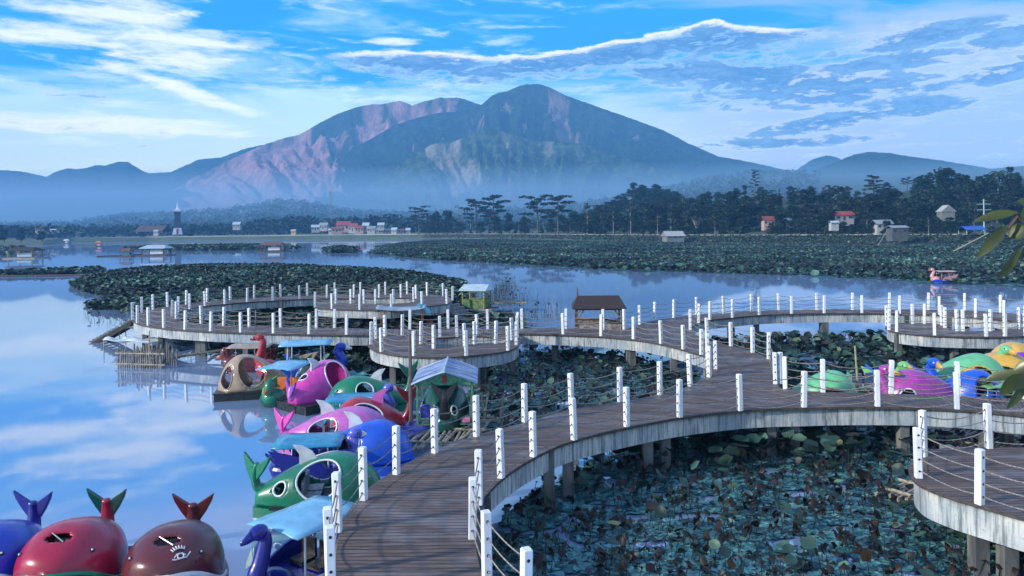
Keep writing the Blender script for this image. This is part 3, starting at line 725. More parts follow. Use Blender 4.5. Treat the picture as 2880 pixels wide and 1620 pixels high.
def basis(n, tiltmax, tiltmin=0.0):
    a = rng.uniform(0, 2 * np.pi, n); t = rng.uniform(tiltmin, tiltmax, n)
    N = np.stack([np.sin(t) * np.cos(a), np.sin(t) * np.sin(a), np.cos(t)], 1)
    b = rng.uniform(0, 2 * np.pi, n); U = np.stack([np.cos(b), np.sin(b), np.zeros(n)], 1)
    U -= N * (U * N).sum(1)[:, None]; U /= np.linalg.norm(U, axis=1)[:, None]
    return U, np.cross(N, U), N
class LeafMesh:
    def __init__(s): s.V = []; s.Fa = []; s.C = []; s.n = 0
    def add(s, verts, faces, cols):
        """verts (L,k,3), faces (m,c) template, cols (L,3)"""
        L, k, _ = verts.shape; base = s.n + np.arange(L) * k
        s.V.append(verts.reshape(-1, 3)); f = np.asarray(faces)
        s.Fa.append((base[:, None, None] + f[None]).reshape(-1, f.shape[1]))
        s.C.append(np.repeat(cols, k, axis=0)); s.n += L * k
    def build(s, name, mats, parent=None, smooth=False):
        V = np.concatenate(s.V); C = np.concatenate(s.C); me = bpy.data.meshes.new(name)
        me.vertices.add(len(V)); me.vertices.foreach_set('co', V.astype(np.float32).ravel())
        loops = np.concatenate([f.ravel() for f in s.Fa]); sizes = np.concatenate([np.full(len(f), f.shape[1]) for f in s.Fa])
        me.loops.add(len(loops)); me.loops.foreach_set('vertex_index', loops.astype(np.int32))
        st = np.concatenate([[0], np.cumsum(sizes)[:-1]])
        me.polygons.add(len(sizes)); me.polygons.foreach_set('loop_start', st.astype(np.int32)); me.polygons.foreach_set('loop_total', sizes.astype(np.int32))
        if smooth: me.polygons.foreach_set('use_smooth', np.ones(len(sizes), bool))
        me.materials.append(mats); me.update(calc_edges=True)
        at = me.color_attributes.new('tint', 'FLOAT_COLOR', 'POINT'); at.data.foreach_set('color', np.concatenate([C, np.ones((len(C), 1))], 1).astype(np.float32).ravel())
        o = bpy.data.objects.new(name, me); col.objects.link(o)
        if parent is not None: o.parent = parent
        return o
def pick(n, cols, w_):
    cols = np.array(cols); k = rng.choice(len(cols), n, p=np.array(w_) / sum(w_))
    return cols[k] * rng.uniform(0.65, 1.35, (n, 1)) * rng.uniform(0.92, 1.08, (n, 3))
PADC = [(0.05, 0.17, 0.185), (0.10, 0.26, 0.28), (0.022, 0.08, 0.095), (0.16, 0.30, 0.28), (0.03, 0.035, 0.03)]
UPC = [(0.022, 0.060, 0.045), (0.075, 0.15, 0.11), (0.010, 0.026, 0.022), (0.022, 0.018, 0.016), (0.09, 0.13, 0.06)]
def simple_leaves(lm, x, y, r0, r1, h0, h1, tilt):
    n = len(x); U, Vv, N = basis(n, tilt, 0.05); r = rng.uniform(r0, r1, n); k = 6; ang = np.linspace(0, 2 * np.pi, k, endpoint=False)
    P_ = np.stack([x, y, rng.uniform(h0, h1, n)], 1); rr_ = r[:, None] * rng.uniform(0.75, 1.15, (n, k))
    v = P_[:, None] + rr_[..., None] * (np.cos(ang)[None, :, None] * U[:, None] + np.sin(ang)[None, :, None] * Vv[:, None])
    lm.add(v, [(0, 1, 2, 3), (0, 3, 4, 5)], pick(n, UPC + [(0.10, 0.085, 0.06)], (5, 4, 5, 2, 0.8, 0.8)) * np.clip(1.0 + 1.5 * pnoise(x * 0.45, y, 0.10, 4.4) + 0.9 * pnoise(x, y, 0.5, 9.4), 0.35, 2.2)[:, None])
BRC = [(0.020, 0.012, 0.010), (0.014, 0.010, 0.010), (0.035, 0.022, 0.014), (0.012, 0.018, 0.018)]
def pads(lm, x, y, r0, r1, z=0.012, tilt=0.05):
    n = len(x); U, Vv, N = basis(n, tilt); r = rng.uniform(r0, r1, n); k = 11
    P = np.stack([x, y, z + rng.uniform(0, 0.035, n)], 1)
    ang = np.linspace(0.18, 2 * np.pi - 0.18, k - 1); vs = [P[:, None, :]]
    rr = r[:, None] * rng.uniform(0.86, 1.1, (n, k - 1)); lift = rng.normal(0, 0.012, (n, k - 1)) + 0.01
    vs.append(P[:, None] + rr[..., None] * (np.cos(ang)[None, :, None] * U[:, None] + np.sin(ang)[None, :, None] * Vv[:, None]) + lift[..., None] * N[:, None])
    lm.add(np.concatenate(vs, 1), [(0, i, i + 1) for i in range(1, k - 1)], pick(n, PADC, [5, 4, 3, 1.2, 1.0]))
def upright(lm, x, y, r0, r1, h0, h1, tilt=0.9, cols=UPC, w_=(5, 3, 4, 2, 0.5), cup=0.25, stems=True):
    n = len(x); U, Vv, N = basis(n, tilt, 0.08); r = rng.uniform(r0, r1, n); h = rng.uniform(h0, h1, n); k = 9
    P = np.stack([x, y, h], 1); ang = np.linspace(0, 2 * np.pi, k, endpoint=False)
    wav = 1 + 0.12 * np.sin(ang[None] * rng.integers(2, 5, (n, 1)) + rng.uniform(0, 6, (n, 1)))
    def ring(f, c): return P[:, None] + (r[:, None] * wav * f)[..., None] * (np.cos(ang)[None, :, None] * U[:, None] + np.sin(ang)[None, :, None] * Vv[:, None]) + ((c * r)[:, None] * rng.uniform(0.6, 1.5, (n, k)))[..., None] * N[:, None]
    vs = np.concatenate([P[:, None], ring(0.55, cup * 0.5), ring(1.0, cup)], 1)
    c = pick(n, cols, w_)
    lm.add(vs, [(0, 1 + i, 1 + (i + 1) % k) for i in range(k)], c)
    b = lm.n - n * (1 + 2 * k)
    lm.Fa.append(((b + np.arange(n) * (1 + 2 * k))[:, None, None] + np.array([(1 + i, 1 + k + i, 1 + k + (i + 1) % k, 1 + (i + 1) % k) for i in range(k)])[None]).reshape(-1, 4))
    if stems:
        s_ = 0.010; lean = rng.normal(0, 0.08, (n, 2)); q = []
        for dx, dy in ((s_, 0), (-s_ / 2, s_), (-s_ / 2, -s_)): q.append(P + np.array([dx, dy, 0]) - N * 0.01)
        for dx, dy in ((s_, 0), (-s_ / 2, s_), (-s_ / 2, -s_)): q.append(np.stack([x + lean[:, 0] + dx, y + lean[:, 1] + dy, np.full(n, -0.1)], 1))
        lm.add(np.stack(q, 1), [(0, 1, 4, 3), (1, 2, 5, 4), (2, 0, 3, 5)], np.tile([(0.03, 0.04, 0.03)], (n, 1)))
def wither(lm, x, y, r0, r1, h0, h1):
    n = len(x); U, Vv, N = basis(n, 1.3, 0.2); r = rng.uniform(r0, r1, n); h = rng.uniform(h0, h1, n); k = 8
    P = np.stack([x, y, h], 1); ang = np.linspace(0, 2 * np.pi, k, endpoint=False)
    rr = r[:, None] * rng.uniform(0.35, 1.0, (n, k)); dn = r[:, None] * rng.uniform(0.1, 1.0, (n, k))
    vs = P[:, None] + rr[..., None] * (np.cos(ang)[None, :, None] * U[:, None] + np.sin(ang)[None, :, None] * Vv[:, None]); vs[..., 2] -= dn
    lm.add(np.concatenate([P[:, None], vs], 1), [(0, 1 + i, 1 + (i + 1) % k) for i in range(k)], pick(n, BRC, [4, 4, 2, 2]))
    s_ = 0.009; q = []
    for dx, dy in ((s_, 0), (-s_ / 2, s_), (-s_ / 2, -s_)): q.append(P + np.array([dx, dy, 0]))
    lean = rng.normal(0, 0.12, (n, 2))
    for dx, dy in ((s_, 0), (-s_ / 2, s_), (-s_ / 2, -s_)): q.append(np.stack([x + lean[:, 0] + dx, y + lean[:, 1] + dy, np.full(n, -0.1)], 1))
    lm.add(np.stack(q, 1), [(0, 1, 4, 3), (1, 2, 5, 4), (2, 0, 3, 5)], np.tile([(0.03, 0.03, 0.025)], (n, 1)))
def lotus(name, label, poly, npad, nup, nwi, size=(0.17, 0.34), hh=(0.15, 0.75), mask=None, tilt=0.9, nsimple=0):
    lm = LeafMesh()
    if nsimple: simple_leaves(lm, *fields(poly, nsimple, mask), size[0], size[1], hh[0], hh[1], tilt)
    if npad: pads(lm, *fields(poly, npad, mask), size[0], size[1])
    if nup: upright(lm, *fields(poly, nup, mask), size[0] * 0.95, size[1] * 1.0, hh[0], hh[1], tilt)
    if nwi: wither(lm, *fields(poly, nwi, mask), size[0] * 0.6, size[1] * 0.9, hh[0], hh[1] * 0.9)
    return tag(lm.build(name, LOTUS), label=label, cat='lotus plants', kind='stuff')
near_poly = [(1300, 1900), (1345, 1640), (1380, 1520), (1440, 1440), (1530, 1370), (1660, 1300), (1800, 1250), (1950, 1215), (2150, 1200), (2400, 1195), (2700, 1200), (3100, 1215), (3300, 1900)]
lotus('lotus_plants', 'floating and upright lotus leaves filling the near pond below the walkway', near_poly, 19000, 330, 2100, (0.08, 0.19), (0.12, 0.55), mask=(1.3, -0.22, 5.0))
# big round leaves in the shade by the beam
lotus('lotus_plants', 'big upright round lotus leaves in the shade under the curved walkway', [(1700, 1290), (1950, 1240), (2250, 1215), (2560, 1215), (2560, 1290), (2400, 1330), (2100, 1330), (1850, 1340)], 60, 130, 30, (0.20, 0.30), (0.35, 0.75), tilt=0.8)
lotus('lotus_plants', 'lotus pads between the middle walkway and the near walkway', [(1290, 1230), (1330, 1080), (1400, 1020), (1480, 985), (1600, 985), (1800, 1010), (1960, 1070), (2010, 1100), (1900, 1160), (1700, 1200), (1500, 1260), (1380, 1330)], 9500, 400, 900, (0.10, 0.22), (0.1, 0.6), mask=(0.8, -0.20, 9.0))
lotus('lotus_plants', 'dark lotus leaves crowding the right pond behind the near walkway', [(1960, 985), (2060, 965), (2250, 962), (2500, 958), (2900, 955), (3300, 960), (3300, 1180), (2200, 1180), (2180, 1120), (2100, 1040), (2000, 1010)], 4500, 2600, 700, (0.13, 0.27), (0.15, 0.65), mask=(0.3, -0.42, 2.0), tilt=1.1)
lotus('lotus_plants', 'lotus leaves in the water enclosed by the ring walkway', [(500, 925), (620, 890), (800, 880), (1050, 880), (1300, 890), (1450, 900), (1500, 950), (1450, 975), (1250, 965), (1000, 975), (750, 985), (560, 975)], 4500, 2600, 400, (0.15, 0.32), (0.15, 0.6), mask=(0.16, -0.15, 11.0), tilt=1.0)
lotus('lotus_plants', 'dark lotus clumps below the ring walkway and small platform', [(470, 962), (700, 968), (1000, 975), (1250, 1000), (1300, 1060), (1200, 1100), (1000, 1060), (850, 1030), (600, 985)], 2600, 900, 500, (0.12, 0.30), (0.1, 0.6), mask=(0.5, -0.12, 4.0))
isl_poly = [(195, 805), (240, 785), (300, 770), (420, 757), (600, 749), (800, 750), (1000, 760), (1150, 770), (1240, 786), (1300, 800), (1340, 830), (1300, 885), (1100, 885), (600, 885), (420, 890), (350, 878), (255, 868), (300, 850), (290, 832), (235, 822)]
lotus('lotus_plants', 'dark green lotus field behind the ring walkway on the left', isl_poly, 3000, 9000, 0, (0.14, 0.32), (0.15, 0.7), mask=(0.06, -0.62, 3.0), tilt=1.1, nsimple=52000)
lotus('lotus_plants', 'scattered lotus tips straggling off the left end of the lotus field', [(200, 815), (290, 805), (420, 860), (400, 905), (300, 890), (240, 860)], 150, 420, 60, (0.15, 0.4), (0.05, 0.4), mask=(0.12, 0.1, 3.0))
far_poly = [(1030, 712), (1080, 700), (1050, 696), (1130, 684), (1250, 676), (1400, 674), (1700, 681), (2000, 687), (2300, 690), (2600, 691), (2900, 693), (3300, 696), (3300, 815), (2880, 800), (2700, 800), (2640, 795), (2500, 785), (2300, 776), (2100, 772), (1900, 764), (1700, 757), (1550, 748), (1400, 741), (1250, 733), (1150, 724)]
lotus('lotus_plants', 'wide band of lotus plants across the lake before the wooded shore', far_poly, 0, 9000, 0, (0.16, 0.36), (0.08, 0.6), tilt=1.05, nsimple=185000, mask=(0.05, -0.5, 12.0))
lotus('lotus_plants', 'loose lotus pads along the front of the wide lotus band', [(1100, 722), (1400, 744), (1700, 760), (2100, 775), (2600, 797), (2900, 806), (2900, 792), (2500, 775), (2100, 762), (1700, 745), (1400, 730)], 5200, 500, 0, (0.3, 0.6), (0.1, 0.6), mask=(0.07, -0.1, 8.0))
lotus('lotus_plants', 'olive strip of water plants left of the wide lotus band', [(905, 703), (960, 697), (1010, 702), (1000, 711), (930, 712)], 0, 1500, 0, (0.4, 0.8), (0.2, 0.8), tilt=1.0)
lotus('lotus_plants', 'thin strip of water plants beyond the lotus field in mid lake', [(340, 700), (480, 694), (720, 690), (860, 700), (800, 704), (500, 706)], 0, 2600, 0, (0.5, 0.9), (0.2, 0.9), mask=(0.03, -0.15, 6.0), tilt=1.0)
lotus('lotus_plants', 'thin strip of water plants touching the left edge of the picture', [(-300, 768), (0, 768), (150, 764), (290, 759), (300, 765), (150, 775), (-100, 778), (-300, 780)], 200, 1300, 0, (0.3, 0.6), (0.15, 0.6), tilt=1.0)
lotus('lotus_plants', 'green reed bank on the left edge beside the fishing raft', [(-300, 705), (60, 700), (100, 712), (30, 722), (-300, 724)], 0, 1200, 0, (0.4, 0.9), (0.4, 1.6), tilt=1.1)
def bank_plants():
    lm = LeafMesh(); x, y = [], []
    px = rng.uniform(1190, 3200, 15000); off = rng.uniform(0.3, 9.0, 15000); P_ = [XY(a, shore_Y(a) + o, 0.25 + 2.65 * (o / 9.0)) for a, o in zip(px, off)]
    x = np.array([p.x for p in P_]); y = np.array([p.y for p in P_]); z = np.array([p.z for p in P_])
    U, Vv, N = basis(len(x), 1.2); s_ = rng.uniform(0.15, 0.5, len(x)); C_ = np.stack([x, y, z + 0.15], 1)
    lm.add(np.stack([C_ + (a * s_)[:, None] * U + (b * s_)[:, None] * Vv for a, b in ((-1, -.5), (0, -.8), (1, -.3), (.6, .7), (-.5, .8))], 1), [(0, 1, 2, 3, 4)], pick(len(x), [(0.03, 0.06, 0.035), (0.06, 0.09, 0.06), (0.12, 0.14, 0.12), (0.02, 0.035, 0.025)], [4, 3, 1.5, 3]))
    tag(lm.build('bank_plants', LOTUS), label='low creeping plants on the sloping face of the right embankment', cat='plants', kind='stuff')
bank_plants()
# thin reeds in open water
def reeds():
    lm = LeafMesh()
    for poly, n, hmax in [([(1300, 870), (1420, 800), (1560, 830), (1580, 900), (1400, 910)], 420, 1.6), ([(220, 870), (330, 850), (360, 900), (260, 930)], 60, 0.6), ([(620, 790), (500, 735), (900, 735)], 40, 1.0)]:
        x, y = fields(poly, n, (0.12, 0.0, 21.0)); n = len(x); h = rng.uniform(0.3, hmax, n); ln = rng.normal(0, 0.18, (n, 2)); s_ = 0.014
        q = [np.stack([x + dx, y + dy, np.full(n, -0.1)], 1) for dx, dy in ((s_, 0), (-s_, s_), (-s_, -s_))] + [np.stack([x + ln[:, 0] + dx * .4, y + ln[:, 1] + dy * .4, h], 1) for dx, dy in ((s_, 0), (-s_, s_), (-s_, -s_))]
        lm.add(np.stack(q, 1), [(0, 1, 4, 3), (1, 2, 5, 4), (2, 0, 3, 5)], np.tile([(0.05, 0.06, 0.05)], (n, 1)))
        k = rng.random(n) < 0.3; upright(lm, (x + ln[:, 0])[k], (y + ln[:, 1])[k], 0.06, 0.16, 0.3, hmax, 1.3, stems=False)
    tag(lm.build('reeds', LOTUS), label='thin reeds and seed heads standing in open water by the yellow hut', cat='reeds', kind='stuff')
reeds()

# ------------------------------------------------------------------ pedal boats
BOATG = 'pedal boats moored by the boardwalk'
INNER = mat('boat_inside_dark', (0.03, 0.035, 0.04), (0.015, 0.018, 0.02), 0.6)
BLACK = mat('gloss_black', (0.012, 0.012, 0.014), (0.02, 0.02, 0.02), 0.35)
PWHITE = paint('white', (0.78, 0.80, 0.82))
STEEL = mat('grey_steel', (0.35, 0.36, 0.38), (0.22, 0.23, 0.25), 0.45, metallic=0.4)
C = dict(black=(0.012, 0.012, 0.014), teal2=(0.02, 0.26, 0.46), blue=(0.006, 0.045, 0.50), navy=(0.008, 0.012, 0.26), crimson=(0.42, 0.008, 0.045), maroon=(0.13, 0.018, 0.022), green=(0.006, 0.20, 0.10), dgreen=(0.005, 0.085, 0.065), pink=(0.66, 0.05, 0.40),
         lilac=(0.62, 0.16, 0.52), royal=(0.008, 0.10, 0.66), red=(0.40, 0.018, 0.035), tan=(0.42, 0.30, 0.20), teal=(0.02, 0.27, 0.47), peri=(0.12, 0.13, 0.62), purple=(0.26, 0.05, 0.50),
         lime=(0.18, 0.52, 0.17), mint=(0.16, 0.55, 0.26), yellow=(0.75, 0.44, 0.08), magenta=(0.42, 0.05, 0.36), sky=(0.20, 0.50, 0.72), orange=(0.65, 0.18, 0.03), rose=(0.70, 0.36, 0.33))
def P(c): return paint(c, C[c]) if c in C else PWHITE

def whale(label, loc, heading, L=2.7, Wd=1.7, H=1.25, body='blue', hull=None, rim=None, tail='same', tail_under=None, fin=None, front_open=0.0, holes=(), eye=True, lip=None, brow=False, bands=None, tailh=1.0, barge=False, name='whale_pedal_boat', port=False, twist=None, bar=False):
    if twist is None: twist = R(55) if abs(math.sin(heading)) < 0.5 else R(-12)
    if heading > 2.5: twist = -twist
    t = thing(name, label, 'pedal boat', (loc.x, loc.y, 0), heading, BOATG)
    bm_, hm = P(body), (P(hull) if hull else P(body))
    z0b = 0.30
    def fw(u): return (max(1 - (1 - u / 0.38) ** 2, 0)) ** 0.55 if u < 0.38 else 1 - 0.72 * ((u - 0.38) / 0.62) ** 1.9
    def fh(u): return (max(1 - (1 - u / 0.36) ** 2, 0)) ** 0.5 if u < 0.36 else 1 - 0.62 * ((u - 0.36) / 0.64) ** 1.7
    def z0(u): return z0b + front_open * math.exp(-(u / 0.22) ** 2)
    def S(u, th):
        w_ = Wd / 2 * fw(u); a = z0(u); top = a + (H - a) * fh(u) if front_open else 0.10 + (H - 0.10) * fh(u)
        a = min(a, top)
        c_, s_ = math.cos(th), math.sin(th)
        return Vector((L / 2 - L * u, w_ * math.copysign(abs(c_) ** 0.85, c_), a + (top - a) * abs(s_) ** 0.80))
    NU, NT_ = 44, 40; us = [(i / NU) ** 1.25 for i in range(NU + 1)]; ths = [math.pi * j / NT_ for j in range(NT_ + 1)]
    def open_(u, th): return any(((u - h[0]) / h[2]) ** 2 + ((th - h[1]) / h[3]) ** 2 < 1 for h in holes)
    g = MB(); vs = [S(u, th) for u in us for th in ths]; fs = []; ms = []
    for i in range(NU):
        for j in range(NT_):
            uc, tc = (us[i] + us[i + 1]) / 2, (ths[j] + ths[j + 1]) / 2
            if open_(uc, tc): continue
            fs.append((i * (NT_ + 1) + j, i * (NT_ + 1) + j + 1, (i + 1) * (NT_ + 1) + j + 1, (i + 1) * (NT_ + 1) + j)); ms.append(1 if (bands and bands(uc, tc)) else 0)
    # rear bulkhead
    b = NU * (NT_ + 1); fs.append(tuple(b + j for j in range(NT_ + 1))); ms.append(0)
    g.add(vs, fs); g.m = ms
    sh = g.build('shell', [bm_, P(hull) if bands and hull else bm_], t, smooth=True)
    so = sh.modifiers.new('wall', 'SOLIDIFY'); so.thickness = 0.035; so.offset = -1
    # hull
    g = MB(); pts = []
    for s_ in (1, -1):
        r = [(L / 2 * 1.03 - L * 1.03 * u, s_ * (Wd / 2 * 1.05 * fw(u) + 0.02)) for u in np.linspace(0, 1, 16)]
        pts += r if s_ == 1 else list(reversed(r[1:]))
    g.prism([(x, y, -0.15) for x, y in pts], (0, 0, 0.41)); g.build('hull', [hm if not barge else BLACK], t)
    if barge:
        g = MB(); g.box((0, 0, 0.08), (L * 1.0, Wd * 1.06, 0.44)); g.box((0, 0, 0.32), (L * 1.03, Wd * 1.10, 0.05)); g.build('pontoon', [BLACK], t)
    # seats and dark floor
    g = MB(); g.box((-0.15 * L, 0, 0.30), (0.45 * L, Wd * 0.72, 0.06)); g.build('floor', [INNER], t)
    for s_ in (1, -1):
        g = MB(); g.box((-0.06 * L, s_ * Wd * 0.17, 0.44), (0.42, Wd * 0.28, 0.10)); g.box((-0.06 * L - 0.2, s_ * Wd * 0.17, 0.66), (0.07, Wd * 0.28, 0.44)); g.build('seat', [STEEL], t)
    # opening rims
    if rim:
        for h in holes:
            q = [S(min(max(h[0] + h[2] * math.cos(a), 0.01), 1), h[1] + h[3] * math.sin(a)) for a in np.linspace(0, 2 * math.pi, 29)]
            g = MB(); g.tube(q, 0.028, 6, cap=False); g.build('opening_rim', [P(rim)], t, smooth=True)
    if lip:
        q = [S(u, 0) for u in np.linspace(0.45, 0.0, 14)] + [S(u, math.pi) for u in np.linspace(0.0, 0.45, 14)][1:]
        g = MB(); g.tube(q, 0.045, 8); g.build('lip', [P(lip)], t, smooth=True)
    if eye:
        for th in (R(38), R(142)):
            c = S(0.17, th); g = MB(); g.ell(c, (0.045, 0.045, 0.045), 10, 6); e = g.build('eye', [BLACK], t, smooth=True)
            g = MB(); g.ell(c * 1.012 + Vector((0.02, 0, 0.012)), (0.022, 0.022, 0.022), 8, 5); g.build('highlight', [PWHITE], e, smooth=True)
    if brow:
        g = MB(); u_, h_ = 0.075, R(58)
        cc = S(u_, h_); n_ = (S(u_ + .02, h_) - S(u_ - .02, h_)).cross(S(u_, h_ + .05) - S(u_, h_ - .05)).normalized()
        if n_.x < 0: n_ = -n_
        ux = n_.cross(Vector((0, 0, 1))).normalized(); uy = ux.cross(n_).normalized(); cc = cc + n_ * 0.035
        def q_(x, y): return cc + ux * x + uy * y - n_ * (x * x + y * y) * 0.9
        g.tube([q_(math.cos(a) * .055, math.sin(a) * .05) for a in np.linspace(0, 2 * math.pi, 13)], 0.014, 5)
        g.tube([q_(-.19, .05), q_(-.10, -.045), q_(.10, -.045), q_(.15, -.02)], 0.013, 5); g.tube([q_(-.09, .0), q_(-.04, .05), q_(.05, .055), q_(.11, .0)], 0.011, 5)
        for k in range(6):
            a = R(50 + k * 16); g.tube([q_(math.cos(a) * .15, math.sin(a) * .14 + .03), q_(math.cos(a) * .19, math.sin(a) * .20 + .04)], 0.012, 4)
        g.tube([q_(math.cos(a) * .15, math.sin(a) * .14 + .03) for a in np.linspace(R(45), R(135), 8)], 0.010, 4)
        g.build('painted_eye', [PWHITE], t)
    if fin:
        fm = P(fin); g = MB(); u = 0.60; c = S(u, math.pi / 2)
        g.prism([(c.x + 0.30, -0.03, c.z - 0.05), (c.x + 0.10, -0.03, c.z + 0.24), (c.x - 0.12, -0.03, c.z + 0.38), (c.x - 0.38, -0.03, c.z + 0.42), (c.x - 0.22, -0.03, c.z + 0.18), (c.x - 0.22, -0.03, c.z - 0.12)], (0, 0.06, 0)); g.build('dorsal_fin', [fm], t)
    if bar:
        g = MB(); g.tube([S(0.245, R(98)), S(0.155, R(82))], 0.016, 6); g.build('hole_bar', [P(tail_under or body)], t)
    # tail
    if tail:
        tm = bm_ if tail == 'same' else P(tail)
        ex = S(0.93, math.pi / 2); x0 = ex.x
        tz = tailh
        pts_ = [(x0 + 0.30, 0, 0.30 * H), (x0 - 0.02, 0, 0.42 * H), (x0 - 0.22, 0, 0.62 * H * tz), (x0 - 0.26, 0, 0.92 * H * tz), (x0 - 0.20, 0, 1.12 * H * tz)]
        g = MB(); g.tube(crom(pts_, 4), [0.24 - 0.15 * (k / 16) for k in range(17)], 10, flat=0.7)
        tl = g.build('tail', [tm], t, smooth=True)
        base = Vector(pts_[-1]) - Vector((0, 0, 0.16)); s_ = 0.47
        out_ = [(0, -0.06, 0), (0, -0.45, 0.26), (0, -0.98, 0.62), (0, -0.86, 0.22), (0, -0.58, -0.28), (0, -0.18, -0.85), (0, 0.18, -0.85), (0, 0.58, -0.28), (0, 0.86, 0.22), (0, 0.98, 0.62), (0, 0.45, 0.26), (0, 0.06, 0)]
        o2 = [Vector((0.14 * z * s_ - y * s_ * math.sin(twist), y * s_ * math.cos(twist), z * s_)) + base + Vector((0, 0, 0.12)) for x, y, z in out_]
        g = MB(); g.prism(o2, (-0.085 * math.cos(twist), -0.085 * math.sin(twist), 0.0)); fk = g.build('fluke', [P(tail_under) if tail_under else tm], tl)
        bv = fk.modifiers.new('round', 'BEVEL'); bv.width = 0.02; bv.segments = 2
    return t
SIDE = lambda u=0.52, a=0.20, th=34, b=30: ((u, R(th), a, R(b)), (u, R(180 - th), a, R(b)))
TOPH = ((0.20, R(90), 0.045, R(13)),)

def swan(label, loc, heading, body='blue', neck='blue', beak='white', roof='teal', wing=None, S=1.0, neckh=1.5, roofh=1.45, posts='white', name='swan_pedal_boat', barge=None):
    t = thing(name, label, 'pedal boat', (loc.x, loc.y, 0), heading, BOATG, scale=S)
    g = MB(); pts = []
    for s_ in (1, -1):
        r = [(1.35 * math.cos(a), s_ * 0.78 * math.sin(a) ** 0.7) for a in np.linspace(0, math.pi, 18)]
        pts += r if s_ == 1 else list(reversed(r[1:-1]))
    n = len(pts); rings = [(-0.15, 0.86, 0), (0.1, 0.98, 0), (0.34, 1.04, 0.0), (0.42, 1.0, 0)]
    vs = [(x * k, y * k, z) for z, k, _ in rings for x, y in pts]; fs = [(i * n + j, i * n + (j + 1) % n, (i + 1) * n + (j + 1) % n, (i + 1) * n + j) for i in range(3) for j in range(n)]
    fs += [tuple(reversed(range(n))), tuple(3 * n + j for j in range(n))]; g.add(vs, fs); g.build('hull', [P(body)], t, smooth=False)
    # breast and raised stern
    g = MB(); g.ell((0.95, 0, 0.42), (0.55, 0.52, 0.36)); g.build('breast', [P(neck)], t, smooth=True)
    g = MB(); g.prism([(-0.9, -0.4, 0.35), (-1.45, -0.32, 0.85), (-1.25, 0, 0.6), (-1.45, 0.32, 0.85), (-0.9, 0.4, 0.35)], (0.0, 0, -0.1)); g.build('stern', [P(body)], t)
    for s_ in (1, -1):
        o = [(0.55, 0.80 * s_, 0.30), (0.35, 0.84 * s_, 0.62), (-0.1, 0.86 * s_, 0.78), (-0.75, 0.84 * s_, 0.92), (-1.25, 0.80 * s_, 1.02), (-1.0, 0.80 * s_, 0.66), (-0.8, 0.80 * s_, 0.30)]
        g = MB(); g.prism(o, (0, -0.07 * s_, 0)); w_ = g.build('wing', [P(wing or body)], t); bv = w_.modifiers.new('round', 'BEVEL'); bv.width = 0.02; bv.segments = 2
    q = crom([(1.0, 0, 0.45), (1.35, 0, 0.75), (1.25, 0, 1.05), (1.12, 0, 0.95 * neckh - 0.10), (1.22, 0, neckh)], 5)
    g = MB(); g.tube(q, [0.25 - 0.13 * (k / 20) for k in range(21)], 12); nk = g.build('neck', [P(neck)], t, smooth=True)
    g = MB(); g.ell((1.30, 0, neckh + 0.05), (0.24, 0.17, 0.17)); hd = g.build('head', [P(neck)], t, smooth=True)
    g = MB(); g.tube([(1.46, 0, neckh + 0.03), (1.62, 0, neckh - 0.02), (1.76, 0, neckh - 0.05)], [0.085, 0.06, 0.03], 10, flat=1.5); g.build('beak', [P(beak)], hd, smooth=True)
    for s_ in (1, -1):
        g = MB(); g.ell((1.38, 0.145 * s_, neckh + 0.10), (0.03, 0.02, 0.03), 8, 5); g.build('eye', [BLACK], hd, smooth=True)
        g = MB(); g.box((-0.2, 0.30 * s_, 0.50), (0.42, 0.45, 0.10)); g.box((-0.42, 0.30 * s_, 0.74), (0.07, 0.45, 0.46)); g.build('seat', [BLACK if body == 'navy' else (P('orange') if roof == 'sky' else STEEL)], t)
    if roof:
        for sx in (0.55, -0.85):
            for s_ in (1, -1):
                g = MB(); g.tube([(sx, 0.62 * s_, 0.35), (sx * 0.95, 0.60 * s_, roofh)], 0.026, 6); g.build('roof_post', [P(posts)], t)
        g = MB(); rows = []
        for i in range(9):
            y = -0.85 + 1.7 * i / 8; rows.append([(x, y, roofh + 0.07 * (1 - (y / 0.85) ** 2) + 0.015 * math.sin(i * 3 + x * 3)) for x in np.linspace(0.95, -1.15, 8)])
        g.sheet(rows); rf = g.build('roof', [P(roof)], t, smooth=True); so = rf.modifiers.new('thick', 'SOLIDIFY'); so.thickness = 0.035
    return t
def H(px, py, px2, py2):
    """heading from water point 1 towards water point 2"""
    a, b = G(px, py), G(px2, py2); return math.atan2(b.y - a.y, b.x - a.x)

# bottom-left row, noses to the camera
whale('glossy blue whale boat cut off by the left edge of the picture', G(-12, 1655), R(-84), Wd=1.9, H=1.42, L=2.8, tailh=0.77, body='blue', tail='navy', lip='white', front_open=0.55, holes=TOPH, bar=True)
whale('crimson whale boat with green lips and a green edged tail', G(222, 1650), R(-82), Wd=1.9, H=1.45, L=2.8, tailh=0.77, body='crimson', tail='crimson', tail_under='dgreen', lip='green', hull='dgreen', front_open=0.55, holes=TOPH, bar=True)
whale('brown maroon whale boat with a white painted eye and white lips', G(502, 1655), R(-78), Wd=1.85, H=1.40, L=2.8, tailh=0.75, body='maroon', tail='maroon', tail_under='maroon', lip='white', front_open=0.55, holes=TOPH, bar=True, brow=True, hull='maroon')
swan('dark blue swan boat under a sky blue and white roof beside the steps', G(858, 1650), R(238), body='navy', neck='navy', beak='navy', roof='sky', S=0.86, neckh=1.68, roofh=1.62)
